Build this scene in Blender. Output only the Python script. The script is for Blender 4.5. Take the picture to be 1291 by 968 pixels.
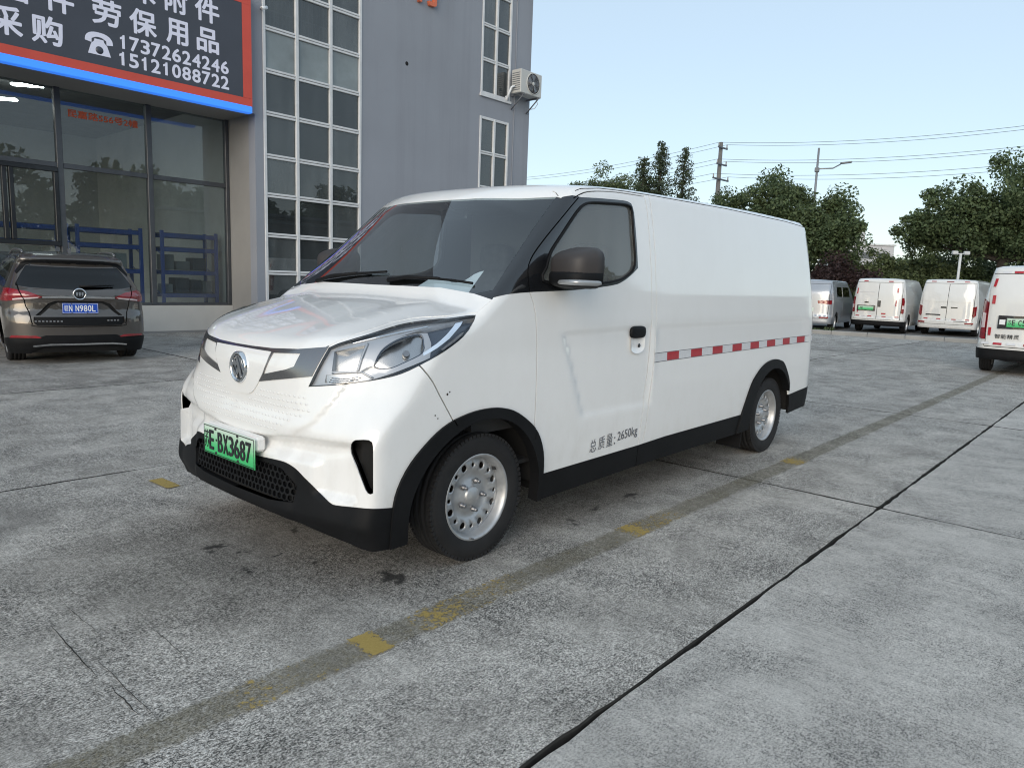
import bpy, math, random
import numpy as np
from mathutils import Matrix, Vector
from mathutils.geometry import delaunay_2d_cdt

random.seed(7)
RNG = np.random.default_rng(11)
for o in list(bpy.data.objects): bpy.data.objects.remove(o)
SC = bpy.context.scene
COL = SC.collection

# ---------------------------------------------------------------- camera
CAM_R = np.array([[0.66634174, -0.74484321, 0.03460185],      # right
                  [-0.08342469, -0.12058537, -0.98919133],    # down
                  [0.74096492, 0.65625282, -0.14248938]])     # forward
cam = bpy.data.cameras.new('camera'); cam_o = bpy.data.objects.new('camera', cam); COL.objects.link(cam_o)
cam.sensor_fit = 'HORIZONTAL'; cam.sensor_width = 36.0; cam.lens = 908.06 / 1291 * 36.0
cam.clip_start = .05; cam.clip_end = 2000
m = Matrix.Identity(4)
for i in range(3):
    m[i][0], m[i][1], m[i][2] = CAM_R[0][i], -CAM_R[1][i], -CAM_R[2][i]
m[2][3] = 1.3339
cam_o.matrix_world = m
SC.camera = cam_o

# ---------------------------------------------------------------- sky, sun, exposure
SUN_EL, SUN_AZ = math.radians(16), math.radians(204)     # azimuth from +X towards +Y: low glow behind the camera, to the left
w = bpy.data.worlds.new('World'); SC.world = w; w.use_nodes = True
nt = w.node_tree; nt.nodes.clear()
sky = nt.nodes.new('ShaderNodeTexSky'); sky.sky_type = 'NISHITA'; sky.sun_disc = False
sky.sun_elevation = SUN_EL; sky.sun_rotation = math.pi / 2 - SUN_AZ
sky.altitude = 0; sky.air_density = 1.0; sky.dust_density = .6; sky.ozone_density = 1.0
bg = nt.nodes.new('ShaderNodeBackground'); bg.inputs[1].default_value = .094
mx = nt.nodes.new('ShaderNodeMix'); mx.data_type = 'RGBA'; mx.inputs[0].default_value = .52; mx.inputs[7].default_value = (5.7, 6.9, 7.9, 1)   # even pale veil of high haze
out = nt.nodes.new('ShaderNodeOutputWorld')
nt.links.new(sky.outputs[0], mx.inputs[6]); nt.links.new(mx.outputs[2], bg.inputs[0]); nt.links.new(bg.outputs[0], out.inputs[0])
sun = bpy.data.lights.new('sun', 'SUN'); sun.energy = 1.25; sun.angle = math.radians(45); sun.color = (1, .90, .78)
sun_o = bpy.data.objects.new('sun', sun); COL.objects.link(sun_o)
sd = Vector((math.cos(SUN_AZ) * math.cos(SUN_EL), math.sin(SUN_AZ) * math.cos(SUN_EL), math.sin(SUN_EL)))
sun_o.rotation_euler = sd.to_track_quat('Z', 'Y').to_euler()
SC.view_settings.view_transform = 'Standard'; SC.view_settings.look = 'None'
SC.view_settings.exposure = 0.66; SC.view_settings.gamma = 1; SC.view_settings.use_curve_mapping = False
SC.cycles.max_bounces = 8; SC.cycles.transparent_max_bounces = 12
SC.cycles.use_denoising = True; SC.cycles.filter_width = 1.1

# ---------------------------------------------------------------- materials
def nodes(m):
    m.use_nodes = True; t = m.node_tree
    return t, t.nodes['Principled BSDF']
def N(t, typ, **kw):
    n = t.nodes.new(typ)
    for k, v in kw.items():
        if k.startswith('i_'): n.inputs[k[2:].replace('_', ' ')].default_value = v
        else: setattr(n, k, v)
    return n
def ramp(t, fac, stops):
    r = t.nodes.new('ShaderNodeValToRGB'); e = r.color_ramp.elements
    while len(e) < len(stops): e.new(.5)
    for q, (p, c) in zip(e, stops):
        q.position = p; q.color = (c, c, c, 1) if isinstance(c, (int, float)) else (*c, 1)
    t.links.new(fac, r.inputs[0]); return r.outputs[0]
def mixc(t, fac, a, b, blend='MIX'):
    n = t.nodes.new('ShaderNodeMix'); n.data_type = 'RGBA'; n.blend_type = blend
    for v, s in ((fac, 0), (a, 6), (b, 7)):
        if isinstance(v, bpy.types.NodeSocket): t.links.new(v, n.inputs[s])
        elif isinstance(v, (int, float)): n.inputs[s].default_value = v if s == 0 else (v, v, v, 1)
        else: n.inputs[s].default_value = (*v, 1)
    return n.outputs[2]
def mth(t, op, a, b=0, c=0):
    n = t.nodes.new('ShaderNodeMath'); n.operation = op
    for k, v in enumerate((a, b, c)):
        if isinstance(v, bpy.types.NodeSocket): t.links.new(v, n.inputs[k])
        else: n.inputs[k].default_value = v
    return n.outputs[0]
def noise(t, vec, scale, detail=4, rough=.55, dist=0):
    n = t.nodes.new('ShaderNodeTexNoise'); n.inputs['Scale'].default_value = scale
    n.inputs['Detail'].default_value = detail; n.inputs['Roughness'].default_value = rough
    n.inputs['Distortion'].default_value = dist
    if vec is not None: t.links.new(vec, n.inputs['Vector'])
    return n.outputs[0]
def objco(t): return t.nodes.new('ShaderNodeTexCoord').outputs['Object']
def mapped(t, vec, scale):
    n = t.nodes.new('ShaderNodeMapping'); n.inputs['Scale'].default_value = scale
    t.links.new(vec, n.inputs['Vector']); return n.outputs[0]
def mat(name, base, rough=.5, metal=0., coat=0., var=.12, vscale=3., bump=0., bscale=200., spec=.5):
    m = bpy.data.materials.new(name); t, p = nodes(m)
    p.inputs['Roughness'].default_value = rough; p.inputs['Metallic'].default_value = metal
    p.inputs['Coat Weight'].default_value = coat; p.inputs['Coat Roughness'].default_value = .02; p.inputs['Coat IOR'].default_value = 1.7
    p.inputs['Specular IOR Level'].default_value = spec
    co = objco(t)
    n = noise(t, co, vscale, 5)
    lo = tuple(c * (1 - var) for c in base); hi = tuple(min(1, c * (1 + var)) for c in base)
    t.links.new(ramp(t, n, [(.3, lo), (.7, hi)]), p.inputs['Base Color'])
    if bump:
        b = t.nodes.new('ShaderNodeBump'); b.inputs['Strength'].default_value = bump; b.inputs['Distance'].default_value = .002
        t.links.new(noise(t, co, bscale, 3), b.inputs['Height']); t.links.new(b.outputs[0], p.inputs['Normal'])
    return m
def glass_mat(name, tint, ior=1.5, rough=.01, boost=1., body=None, bfac=0.):
    m = bpy.data.materials.new(name); m.use_nodes = True; t = m.node_tree; t.nodes.clear()
    o = t.nodes.new('ShaderNodeOutputMaterial'); tr = t.nodes.new('ShaderNodeBsdfTransparent')
    tr.inputs[0].default_value = (*tint, 1)
    gl = t.nodes.new('ShaderNodeBsdfGlossy'); gl.inputs['Roughness'].default_value = rough
    fr = t.nodes.new('ShaderNodeFresnel'); fr.inputs[0].default_value = ior
    g = t.nodes.new('ShaderNodeNewGeometry')
    f = mth(t, 'MULTIPLY', fr.outputs[0], boost)
    f = mth(t, 'MULTIPLY', f, mth(t, 'SUBTRACT', 1, g.outputs['Backfacing']))
    mx = t.nodes.new('ShaderNodeMixShader'); t.links.new(f, mx.inputs[0])
    base = tr.outputs[0]
    if body:
        d = t.nodes.new('ShaderNodeBsdfDiffuse'); d.inputs[0].default_value = (*body, 1)
        m2 = t.nodes.new('ShaderNodeMixShader'); rnd = t.nodes.new('ShaderNodeObjectInfo').outputs['Random']
        nz = noise(t, mapped(t, objco(t), (1, 1, .25)), 2.5, 6)
        t.links.new(mth(t, 'MULTIPLY', mth(t, 'MULTIPLY', nz, bfac * 2), mth(t, 'ADD', .45, mth(t, 'MULTIPLY', rnd, 1.1))), m2.inputs[0])
        t.links.new(base, m2.inputs[1]); t.links.new(d.outputs[0], m2.inputs[2]); base = m2.outputs[0]
    t.links.new(base, mx.inputs[1]); t.links.new(gl.outputs[0], mx.inputs[2]); t.links.new(mx.outputs[0], o.inputs[0])
    return m
def emit_mat(name, col, s):
    m = bpy.data.materials.new(name); t, p = nodes(m)
    p.inputs['Base Color'].default_value = (*col, 1); p.inputs['Emission Color'].default_value = (*col, 1); p.inputs['Emission Strength'].default_value = s
    return m

M = {}
def paint(name, base, flake=0):
    m = mat(name, base, .38, 0, 1.0, .02, 1.2)
    t, p = m.node_tree, m.node_tree.nodes['Principled BSDF']
    co = objco(t); t.links.new(ramp(t, noise(t, co, 5, 6), [(.3, .02), (.75, .09)]), p.inputs['Coat Roughness'])
    # thin road dust: specks and wisps, thicker low on the body
    sz = N(t, 'ShaderNodeSeparateXYZ'); t.links.new(co, sz.inputs[0])
    low = ramp(t, sz.outputs[2], [(.25, 1.), (.75, .22)])
    d = ramp(t, noise(t, mapped(t, co, (1, 1, .5)), 9, 8, .72), [(.45, 0.), (.78, 1.)])
    f = mth(t, 'MULTIPLY', mth(t, 'MULTIPLY', d, low), .38)
    old = p.inputs['Base Color'].links[0].from_socket
    t.links.new(mixc(t, f, old, (.42, .39, .34)), p.inputs['Base Color'])
    t.links.new(mth(t, 'SUBTRACT', 1., mth(t, 'MULTIPLY', f, 1.6)), p.inputs['Coat Weight'])
    return m
M['white'] = paint('white_car_paint', (.86, .86, .85))
M['far_white'] = paint('white_van_paint', (.74, .74, .72))
M['silver'] = mat('silver_paint', (.42, .44, .47), .35, .5, .8, .03)
M['brown'] = mat('bronze_brown_paint', (.068, .058, .050), .34, .35, 1.0, .06)
M['black'] = mat('black_plastic', (.006, .0064, .0075), .6, 0, 0, .25, 6, .25, 500, .22)
M['gloss_black'] = mat('gloss_black', (.010, .011, .013), .18, 0, .6, .1)
M['gap'] = mat('dark_gap', (.006, .006, .006), .9, 0, 0, .1)
M['tyre'] = mat('tyre_rubber', (.0125, .0125, .0135), .8, 0, 0, .35, 9, .5, 300)
M['rim'] = mat('silver_steel_rim', (.50, .51, .52), .42, .65, 0, .16, 14)
M['nut'] = mat('dull_steel_nut', (.32, .32, .33), .4, .9, 0, .3, 60)
M['hub'] = mat('rusty_hub', (.05, .04, .035), .8, .3, 0, .3, 20)
M['chrome'] = mat('chrome', (.80, .81, .82), .07, 1, 0, .03)
M['dark_chrome'] = mat('dark_chrome_trim', (.27, .26, .26), .2, .9, .3, .06)
M['reflector'] = mat('lamp_reflector', (.46, .455, .44), .24, 1, 0, .05, 8)
M['silver_bezel'] = mat('silver_lamp_bezel', (.42, .435, .45), .36, .5, .4, .06, 8)
M['facet'] = mat('grey_lamp_facet', (.20, .21, .22), .3, .7, .3, .1, 8)
M['lamp_black'] = mat('lamp_bezel', (.035, .05, .075), .22, 0, .6, .1)
M['drl'] = mat('light_guide', (.62, .74, .88), .25, 0, .5, .04)
M['lens'] = glass_mat('clear_lens', (.97, .98, 1), 1.45)
M['windscreen'] = glass_mat('windscreen_glass', (.74, .82, .84), 1.52, .005, 2.8)
M['side_glass'] = glass_mat('side_window_glass', (.66, .70, .70), 1.52, .01, 1.6, (.34, .35, .34), .36)
M['car_glass'] = glass_mat('tinted_car_glass', (.10, .13, .16), 1.52, .01, 1.2)
M['seat'] = mat('grey_seat_cloth', (.06, .062, .066), .9, 0, 0, .25, 20)
M['dash'] = mat('dark_dash_plastic', (.03, .031, .033), .6, 0, 0, .2)
M['bulkhead'] = mat('grey_bulkhead', (.10, .105, .11), .7, 0, 0, .1)
M['paper'] = mat('white_paper', (.78, .80, .82), .8, 0, 0, .04)
M['red_tape'] = mat('red_reflective_tape', (.42, .012, .022), .35, 0, .4, .12, 40)
M['white_tape'] = mat('white_reflective_tape', (.66, .67, .69), .3, 0, .4, .05, 40)
M['ink'] = mat('black_ink', (.02, .022, .026), .6, 0, 0, .2)
M['grey_ink'] = mat('grey_ink', (.12, .13, .15), .6, 0, 0, .2)
M['tail_red'] = mat('red_tail_lens', (.24, .008, .014), .15, 0, .8, .25, 12)
M['tail_clear'] = mat('clear_tail_lens', (.72, .60, .60), .15, 0, .8, .1, 12)
M['blue_plate'] = mat('blue_plate', (.012, .075, .46), .4, 0, .3, .08)
M['plate_white'] = mat('plate_white', (.78, .8, .82), .5)
M['plate_edge'] = mat('plate_edge', (.03, .06, .04), .5)
m = bpy.data.materials.new('green_gradient_plate'); t, p = nodes(m)
sx = N(t, 'ShaderNodeSeparateXYZ'); t.links.new(objco(t), sx.inputs[0])
f = mth(t, 'MULTIPLY_ADD', sx.outputs[2], 1 / .14, .5)
t.links.new(ramp(t, f, [(.0, (.03, .46, .14)), (.38, (.10, .56, .22)), (.95, (.62, .76, .66))]), p.inputs['Base Color'])
p.inputs['Roughness'].default_value = .38
M['green_plate'] = m

# ---------------------------------------------------------------- mesh helpers
def link(name, me, parent=None, mat_=None):
    o = bpy.data.objects.new(name, me); COL.objects.link(o)
    if mat_ is not None and not me.materials: me.materials.append(mat_)
    if parent is not None: o.parent = parent
    return o
def thing(name, label, cat, loc=(0, 0, 0), rotz=0, group=None, scale=1):
    o = bpy.data.objects.new(name, None); COL.objects.link(o); o.empty_display_size = .1
    o.location = loc; o.rotation_euler = (0, 0, rotz); o.scale = (scale,) * 3
    return tag(o, label, cat, group)
def tag(o, label, cat, group=None):
    o['label'] = label; o['category'] = cat
    if group: o['group'] = group
    return o
def copy_tree(o, parent=None):
    c = o.copy(); COL.objects.link(c)
    if parent is not None: c.parent = parent
    for ch in list(o.children): copy_tree(ch, c)
    return c
class MB:
    def __init__(s): s.v, s.f, s.m, s.cur, s.sm = [], [], [], 0, []
    def add(s, V, F, smooth=False):
        k = len(s.v); s.v += [tuple(map(float, q)) for q in V]
        for f in F: s.f.append(tuple(i + k for i in f)); s.m.append(s.cur); s.sm.append(smooth)
        return s
    def box(s, c, d, b=0., rot=None):
        hx, hy, hz = d[0] / 2, d[1] / 2, d[2] / 2
        if b <= 0:
            V = [(x, y, z) for z in (-hz, hz) for y in (-hy, hy) for x in (-hx, hx)]
            F = [(0, 2, 3, 1), (4, 5, 7, 6), (0, 1, 5, 4), (2, 6, 7, 3), (0, 4, 6, 2), (1, 3, 7, 5)]
        else:
            b = min(b, hx * .95, hy * .95, hz * .95); V = []; idx = {}
            for sx_ in (-1, 1):
                for sy in (-1, 1):
                    for sz in (-1, 1):
                        for ax in range(3):
                            q = [sx_ * hx, sy * hy, sz * hz]; sg = (sx_, sy, sz)
                            for a in range(3):
                                if a != ax: q[a] -= sg[a] * b
                            idx[(sx_, sy, sz, ax)] = len(V); V.append(q)
            F = []
            for ax in range(3):
                a1, a2 = [(1, 2), (2, 0), (0, 1)][ax]
                for sg in (-1, 1):
                    loop = []
                    for u, v in ((-1, -1), (1, -1), (1, 1), (-1, 1)):
                        k = [0, 0, 0]; k[ax] = sg; k[a1] = u; k[a2] = v; loop.append(idx[(*k, ax)])
                    F.append(tuple(loop if sg > 0 else loop[::-1]))
                for u in (-1, 1):
                    for v in (-1, 1):
                        k0 = [0, 0, 0]; k0[a1] = u; k0[a2] = v; k1 = list(k0); k0[ax] = -1; k1[ax] = 1
                        loop = [idx[(*k0, a1)], idx[(*k1, a1)], idx[(*k1, a2)], idx[(*k0, a2)]]
                        F.append(tuple(loop if u * v < 0 else loop[::-1]))
            for sg in [(x, y, z) for x in (-1, 1) for y in (-1, 1) for z in (-1, 1)]:
                loop = [idx[(*sg, 0)], idx[(*sg, 1)], idx[(*sg, 2)]]
                F.append(tuple(loop if sg[0] * sg[1] * sg[2] > 0 else loop[::-1]))
        V = np.array(V, float)
        if rot is not None: V = V @ np.array(rot).T
        return s.add(V + np.array(c), F)
    def tube(s, pts, r, n=8, cap=True):
        P = np.array(pts, float); k0 = len(s.v); R_ = np.full(len(P), r, float) if np.isscalar(r) else np.array(r, float)
        T = np.gradient(P, axis=0); T /= np.linalg.norm(T, axis=1)[:, None]
        up = np.array([0, 0, 1.]) if abs(T[0][2]) < .9 else np.array([1., 0, 0])
        V = []
        for p_, t_, r_ in zip(P, T, R_):
            a = np.cross(t_, up); a /= np.linalg.norm(a); b = np.cross(a, t_)
            up = b
            for j in range(n):
                th = 2 * math.pi * j / n; V.append(p_ + r_ * (math.cos(th) * a + math.sin(th) * b))
        F = [(i * n + j, (i + 1) * n + j, (i + 1) * n + (j + 1) % n, i * n + (j + 1) % n) for i in range(len(P) - 1) for j in range(n)]
        s.add(V, F, True)
        if cap: s.add([V[j] for j in range(n)], [tuple(range(n))]); s.add(V[-n:], [tuple(range(n))[::-1]])
        return s
    def lathe(s, prof, axis='y', c=(0, 0, 0), n=32, a0=0, a1=2 * math.pi):
        """prof: (radius, axial) pairs"""
        full = abs(a1 - a0 - 2 * math.pi) < 1e-6; m_ = n if full else n + 1; V = []
        for r, h in prof:
            for j in range(m_):
                a = a0 + (a1 - a0) * j / n; ca, sa = r * math.cos(a), r * math.sin(a)
                V.append({'y': (ca, h, sa), 'z': (ca, sa, h), 'x': (h, ca, sa)}[axis])
        F = [(i * m_ + j, i * m_ + (j + 1) % m_, (i + 1) * m_ + (j + 1) % m_, (i + 1) * m_ + j)
             for i in range(len(prof) - 1) for j in range(n)]
        return s.add(np.array(V) + np.array(c), F, True)
    def prism(s, poly, h0, h1, axes=(0, 1, 2), c=(0, 0, 0)):
        """polygon in two axes swept along the third"""
        V = []
        for h in (h0, h1):
            for a, b in poly:
                q = [0, 0, 0]; q[axes[0]] = a; q[axes[1]] = b; q[axes[2]] = h; V.append(q)
        n = len(poly); F = [tuple(range(n))[::-1], tuple(range(n, 2 * n))] + [(i, (i + 1) % n, n + (i + 1) % n, n + i) for i in range(n)]
        return s.add(np.array(V) + np.array(c), F)
    def build(s, name, mats, parent=None, smooth=None, fix=True):
        me = bpy.data.meshes.new(name); me.from_pydata(s.v, [], s.f)
        for q in (mats if isinstance(mats, (list, tuple)) else [mats]): me.materials.append(q)
        me.polygons.foreach_set('material_index', s.m)
        me.polygons.foreach_set('use_smooth', s.sm if smooth is None else [smooth] * len(s.f))
        if fix:
            import bmesh
            bm = bmesh.new(); bm.from_mesh(me); bmesh.ops.remove_doubles(bm, verts=bm.verts, dist=1e-5)
            bmesh.ops.recalc_face_normals(bm, faces=bm.faces); bm.to_mesh(me); bm.free()
        me.update()
        return link(name, me, parent)
def box(name, c, d, mt, parent=None, b=0., rot=None): return MB().box(c, d, b, rot).build(name, mt, parent)
def rotz(a): return np.array([[math.cos(a), -math.sin(a), 0], [math.sin(a), math.cos(a), 0], [0, 0, 1]])
def roty(a): return np.array([[math.cos(a), 0, math.sin(a)], [0, 1, 0], [-math.sin(a), 0, math.cos(a)]])
def rotx(a): return np.array([[1, 0, 0], [0, math.cos(a), -math.sin(a)], [0, math.sin(a), math.cos(a)]])
def text(name, body, lo, right, up, w, h, mt, parent=None, depth=.004, bold=0., shear=0., fat=0.):
    """lettering fitted into a w x h box whose lower left corner is lo"""
    c = bpy.data.curves.new(name, 'FONT'); c.body = body; c.size = 1; c.extrude = .01; c.offset = bold; c.shear = shear; c.resolution_u = 3
    o = bpy.data.objects.new(name, c); COL.objects.link(o)
    dg = bpy.context.evaluated_depsgraph_get(); me = bpy.data.meshes.new_from_object(o.evaluated_get(dg))
    bpy.data.objects.remove(o); bpy.data.curves.remove(c)
    V = np.empty(len(me.vertices) * 3); me.vertices.foreach_get('co', V); V = V.reshape(-1, 3)
    a, b = V.min(0), V.max(0); V = (V - a) / (b - a)
    right, up = np.array(right, float), np.array(up, float); nrm = np.cross(right, up)
    P = np.array(lo) + V[:, :1] * w * right + V[:, 1:2] * h * up + V[:, 2:] * depth * nrm
    if fat:      # heavier strokes: shifted copies, each a hair further out
        F0 = [tuple(p_.vertices) for p_ in me.polygons]; VV, FF = [], []
        for k, (a_, b_) in enumerate(((0, 0), (1, 0), (-1, 0), (0, 1), (0, -1), (.7, .7), (-.7, .7), (.7, -.7), (-.7, -.7))):
            VV.append(P + right * a_ * fat * h + up * b_ * fat * h + nrm * k * .00025); FF += [tuple(i + k * len(P) for i in f) for f in F0]
        me = bpy.data.meshes.new(name); me.from_pydata(np.vstack(VV).tolist(), [], FF); P = np.vstack(VV)
    me.vertices.foreach_set('co', P.ravel()); me.materials.clear(); me.materials.append(mt); me.update(); me.name = name
    return link(name, me, parent)
# ---------------------------------------------------------------- body surfaces (numpy)
def smax(a, b, k):
    h = np.maximum(k - np.abs(a - b), 0) / k
    return np.maximum(a, b) + h * h * k * .25
def smin(a, b, k): return -smax(-a, -b, k)
def lerpz(z, pts):
    pts = np.array(pts, float)
    return np.interp(z, pts[:, 0], pts[:, 1])
def spl(pts, n=400):
    """smooth 1-D function through points (monotone hermite)"""
    p = np.array(pts, float); x, y = p[:, 0], p[:, 1]
    d = np.diff(y) / np.diff(x)
    m = np.zeros(len(x)); m[0], m[-1] = d[0], d[-1]
    for i in range(1, len(x) - 1):
        m[i] = 0 if d[i - 1] * d[i] <= 0 else 2 * d[i - 1] * d[i] / (d[i - 1] + d[i])
    def f(t):
        t = np.clip(t, x[0], x[-1]); i = np.clip(np.searchsorted(x, t) - 1, 0, len(x) - 2)
        h = x[i + 1] - x[i]; s = (t - x[i]) / h
        return (y[i] * (1 + 2 * s) * (1 - s) ** 2 + m[i] * h * s * (1 - s) ** 2
                + y[i + 1] * s * s * (3 - 2 * s) + m[i + 1] * h * s * s * (s - 1))
    return f
def bump(t, a, b, w):
    """1 between a and b, smooth shoulders of width w"""
    s = lambda q: np.clip(q, 0, 1) ** 2 * (3 - 2 * np.clip(q, 0, 1))
    return s((t - a) / w + .5) * s((b - t) / w + .5)

class Shape:
    """implicit vehicle body: front at -x, rear at +x, near side -y"""
    def hit(self, O, D, tmax=2.2, n=28):
        O = np.asarray(O, float); D = np.asarray(D, float)
        lo = np.zeros(len(O)); hi = np.full(len(O), tmax)
        for _ in range(n):
            m = (lo + hi) / 2; ins = self.g(O + D * m[:, None]) < 0
            lo = np.where(ins, m, lo); hi = np.where(ins, hi, m)
        return O + D * lo[:, None]
    def first(self, O, D, t0, t1, n=600):
        """first hit of outside ray"""
        O = np.asarray(O, float); D = np.asarray(D, float); out = []
        for o, d in zip(O, D):
            t = np.linspace(t0, t1, n); v = self.g(o + d * t[:, None]); k = np.argmax(v < 0)
            if v[k] >= 0: out.append([np.nan] * 3); continue
            a, b = t[k - 1], t[k]
            for _ in range(30):
                m = (a + b) / 2
                if self.g((o + d * m)[None])[0] < 0: b = m
                else: a = m
            out.append(o + d * b)
        return np.array(out)
    def normal(self, P, e=.004):
        G = np.stack([self.g(P + e * v) - self.g(P - e * v) for v in np.eye(3)], 1)
        return G / np.maximum(np.linalg.norm(G, axis=1), 1e-9)[:, None]
    def wrap(self, U):
        u, z = U[:, 0], U[:, 1]
        a = np.where(u < self.x0, (self.x0 - u) / self.r0, np.where(u > self.x1, (u - self.x1) / self.r1, 0))
        s = np.where(u < self.x0, -1, 1)
        O = np.stack([np.clip(u, self.x0, self.x1), 0 * u, z], 1)
        D = np.stack([s * np.sin(a), -np.cos(a), 0 * a], 1)
        return self.hit(O, D)
    def unwrap(self, P):
        x, y = P[:, 0], P[:, 1]
        u = np.where(x < self.x0, self.x0 - self.r0 * np.arctan2(self.x0 - x, -y),
                     np.where(x > self.x1, self.x1 + self.r1 * np.arctan2(x - self.x1, -y), x))
        return np.stack([u, P[:, 2]], 1)
    def top(self, U):
        O = np.stack([U[:, 0], U[:, 1], 0 * U[:, 0] + self.ztop0], 1)
        return self.hit(O, np.tile([0, 0, 1.], (len(U), 1)))
    @property
    def u_front(self): return self.x0 - self.r0 * math.pi / 2
    @property
    def u_rear(self): return self.x1 + self.r1 * math.pi / 2

class MainVan(Shape):
    x0, r0, x1, r1, ztop0 = .05, .85, 3.7, .8, .7
    W = staticmethod(spl([(0.1, 0.85), (0.25, 0.87), (0.45, 0.883), (0.75, 0.887), (1.0, 0.883), (1.2, 0.871), (1.45, 0.843), (1.7, 0.81), (1.85, 0.787), (2.0, 0.76)]))
    XF = staticmethod(spl([(.1, -.70), (.25, -.755), (.32, -.785), (.42, -.775), (.55, -.772), (.66, -.775), (.75, -.757), (.9, -.757), (1.1, -.735), (1.3, -.68)]))
    KF = staticmethod(spl([(.2, .20), (.7, .20), (.85, .40), (1.0, .60), (1.2, .80)]))
    HD = staticmethod(spl([(-.9, .92), (-.76, .995), (-.65, 1.055), (-.5, 1.112), (-.3, 1.168), (-.1, 1.215), (.1, 1.25), (.3, 1.275)]))
    RF = staticmethod(spl([(.3, 1.785), (.6, 1.845), (.9, 1.883), (1.3, 1.907), (2.2, 1.928), (3.2, 1.94), (4.0, 1.935), (4.6, 1.90)]))
    XR = staticmethod(spl([(.2, 4.29), (.5, 4.33), (1.0, 4.32), (1.5, 4.26), (1.8, 4.19), (2.0, 4.13)]))
    def g(self, P):
        x, y, z = P[:, 0], P[:, 1], P[:, 2]; ay = np.abs(y)
        side = ay - self.W(z)
        # the lower cabin flank tucks in slightly ahead of the wheels
        front = self.XF(z) + self.KF(z) * ay ** 3.2 - x
        rear = x - (self.XR(z) - .05 * ay ** 2 - .10 * ay ** 6)
        hood = z - (self.HD(x) - .035 * (ay / .765) ** 2 + .008 * np.exp(-((ay - .52 - .16 * x) / .10) ** 2))
        bow = .165 * np.clip((x + .12) / .6, 0, 1)
        ws = (z - (1.256 + .829 * (x - .041) + bow * (1 - (ay / .765) ** 2.3))) * .76
        roof = z - (self.RF(x) - .03 * (ay / .765) ** 3)
        cab = smax(ws, roof, .05)
        cab = smax(cab, side, .05)
        low = smax(smax(hood, side, .10), front, .085)
        g = smin(cab, low, .012)
        g = smax(g, front * .9, .05)
        g = smax(g, rear, .16)
        g = smax(g, side, .02)
        return g + self.relief(x, ay, z)
    def relief(self, x, y, z):
        d = 0 * x
        # pressed panel of the door and swage along the flank
        lo = .55 + 0 * x
        edge = .52 + (1.06 - z) * .42
        m = bump(z, .62, 1.06 + .02 * x, .05) * np.clip((x - edge) / .06, 0, 1) ** 2 * (x > .3) * (x < 1.46) * np.clip((1.46 - x) / .05, 0, 1)
        d = d + .011 * m
        m2 = bump(z, .70, 1.085, .05) * np.clip((x - 1.47) / .05, 0, 1) * np.clip((4.1 - x) / .2, 0, 1) * np.clip((z-.7)/.3,0,1)
        d = d + .009 * m2
        # front: bumper sculpted round the number plate, pockets beside the vents
        y = y * .98
        S_ = lambda q: np.clip(q, 0, 1) ** 2 * (3 - 2 * np.clip(q, 0, 1))
        f = (x < -.2) * (z < .97)
        zE = np.interp(y, [0, .287, .42, .55, .7, .8], [.600, .627, .643, .648, .656, .657])
        wv = S_((y - .54) / .06)
        fade = (1 - wv) * S_((.578 - z) / .05) + wv * S_((.43 - z) / .03)
        d = d + f * .028 * S_((zE - z) / .03) * (1 - .88 * fade) * S_((.776 - y) / .014)
        zs = np.interp(y, [.40, .5, .551, .609, .646, .7], [.655, .70, .738, .817, .893, .97])
        d = d + f * .012 * S_((zs - z) / .03) * S_((y - .40) / .06) * S_((.80 - y) / .10)
        return d
# ---------------------------------------------------------------- panels cut out of a body surface
def cr(pts, step=.03, closed=False):
    """Catmull-Rom through points"""
    P = np.array(pts, float); out = []
    n = len(P); rng = range(n if closed else n - 1)
    for i in rng:
        if closed: a, b, c, d = P[i - 1], P[i], P[(i + 1) % n], P[(i + 2) % n]
        else: a, b, c, d = P[max(i - 1, 0)], P[i], P[i + 1], P[min(i + 2, n - 1)]
        k = max(2, int(np.linalg.norm(c - b) / step))
        for t_ in np.linspace(0, 1, k, endpoint=False):
            out.append(.5 * (2 * b + (c - a) * t_ + (2 * a - 5 * b + 4 * c - d) * t_ ** 2 + (3 * b - a - 3 * c + d) * t_ ** 3))
    if not closed: out.append(P[-1])
    return [tuple(q) for q in out]
def rs(poly, step=.04, closed=True):
    P = [np.array(q, float) for q in poly]; out = []
    for i in range(len(P) if closed else len(P) - 1):
        a, b = P[i], P[(i + 1) % len(P)]; k = max(1, int(math.ceil(np.linalg.norm(b - a) / step)))
        out += [tuple(a + (b - a) * j / k) for j in range(k)]
    if not closed: out.append(tuple(P[-1]))
    return out
def circ(cx, cy, r, n=40, a0=0, a1=2 * math.pi):
    full = abs(a1 - a0 - 2 * math.pi) < 1e-6
    return [(cx + r * math.cos(a), cy + r * math.sin(a)) for a in np.linspace(a0, a1, n, endpoint=not full)]
def strip(line, w=.006):
    P = np.array(line, float); T = np.gradient(P, axis=0); T /= np.linalg.norm(T, axis=1)[:, None]
    Nn = np.stack([-T[:, 1], T[:, 0]], 1) * w / 2
    return [tuple(q) for q in np.vstack([P + Nn, (P - Nn)[::-1]])]
def inpoly(P, poly):
    x, y = P[:, 0], P[:, 1]; Q = np.array(poly); ins = np.zeros(len(P), bool); j = len(Q) - 1
    for i in range(len(Q)):
        xi, yi = Q[i]; xj, yj = Q[j]
        c = ((yi > y) != (yj > y)) & (x < (xj - xi) * (y - yi) / (yj - yi + 1e-15) + xi)
        ins ^= c; j = i
    return ins
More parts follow.
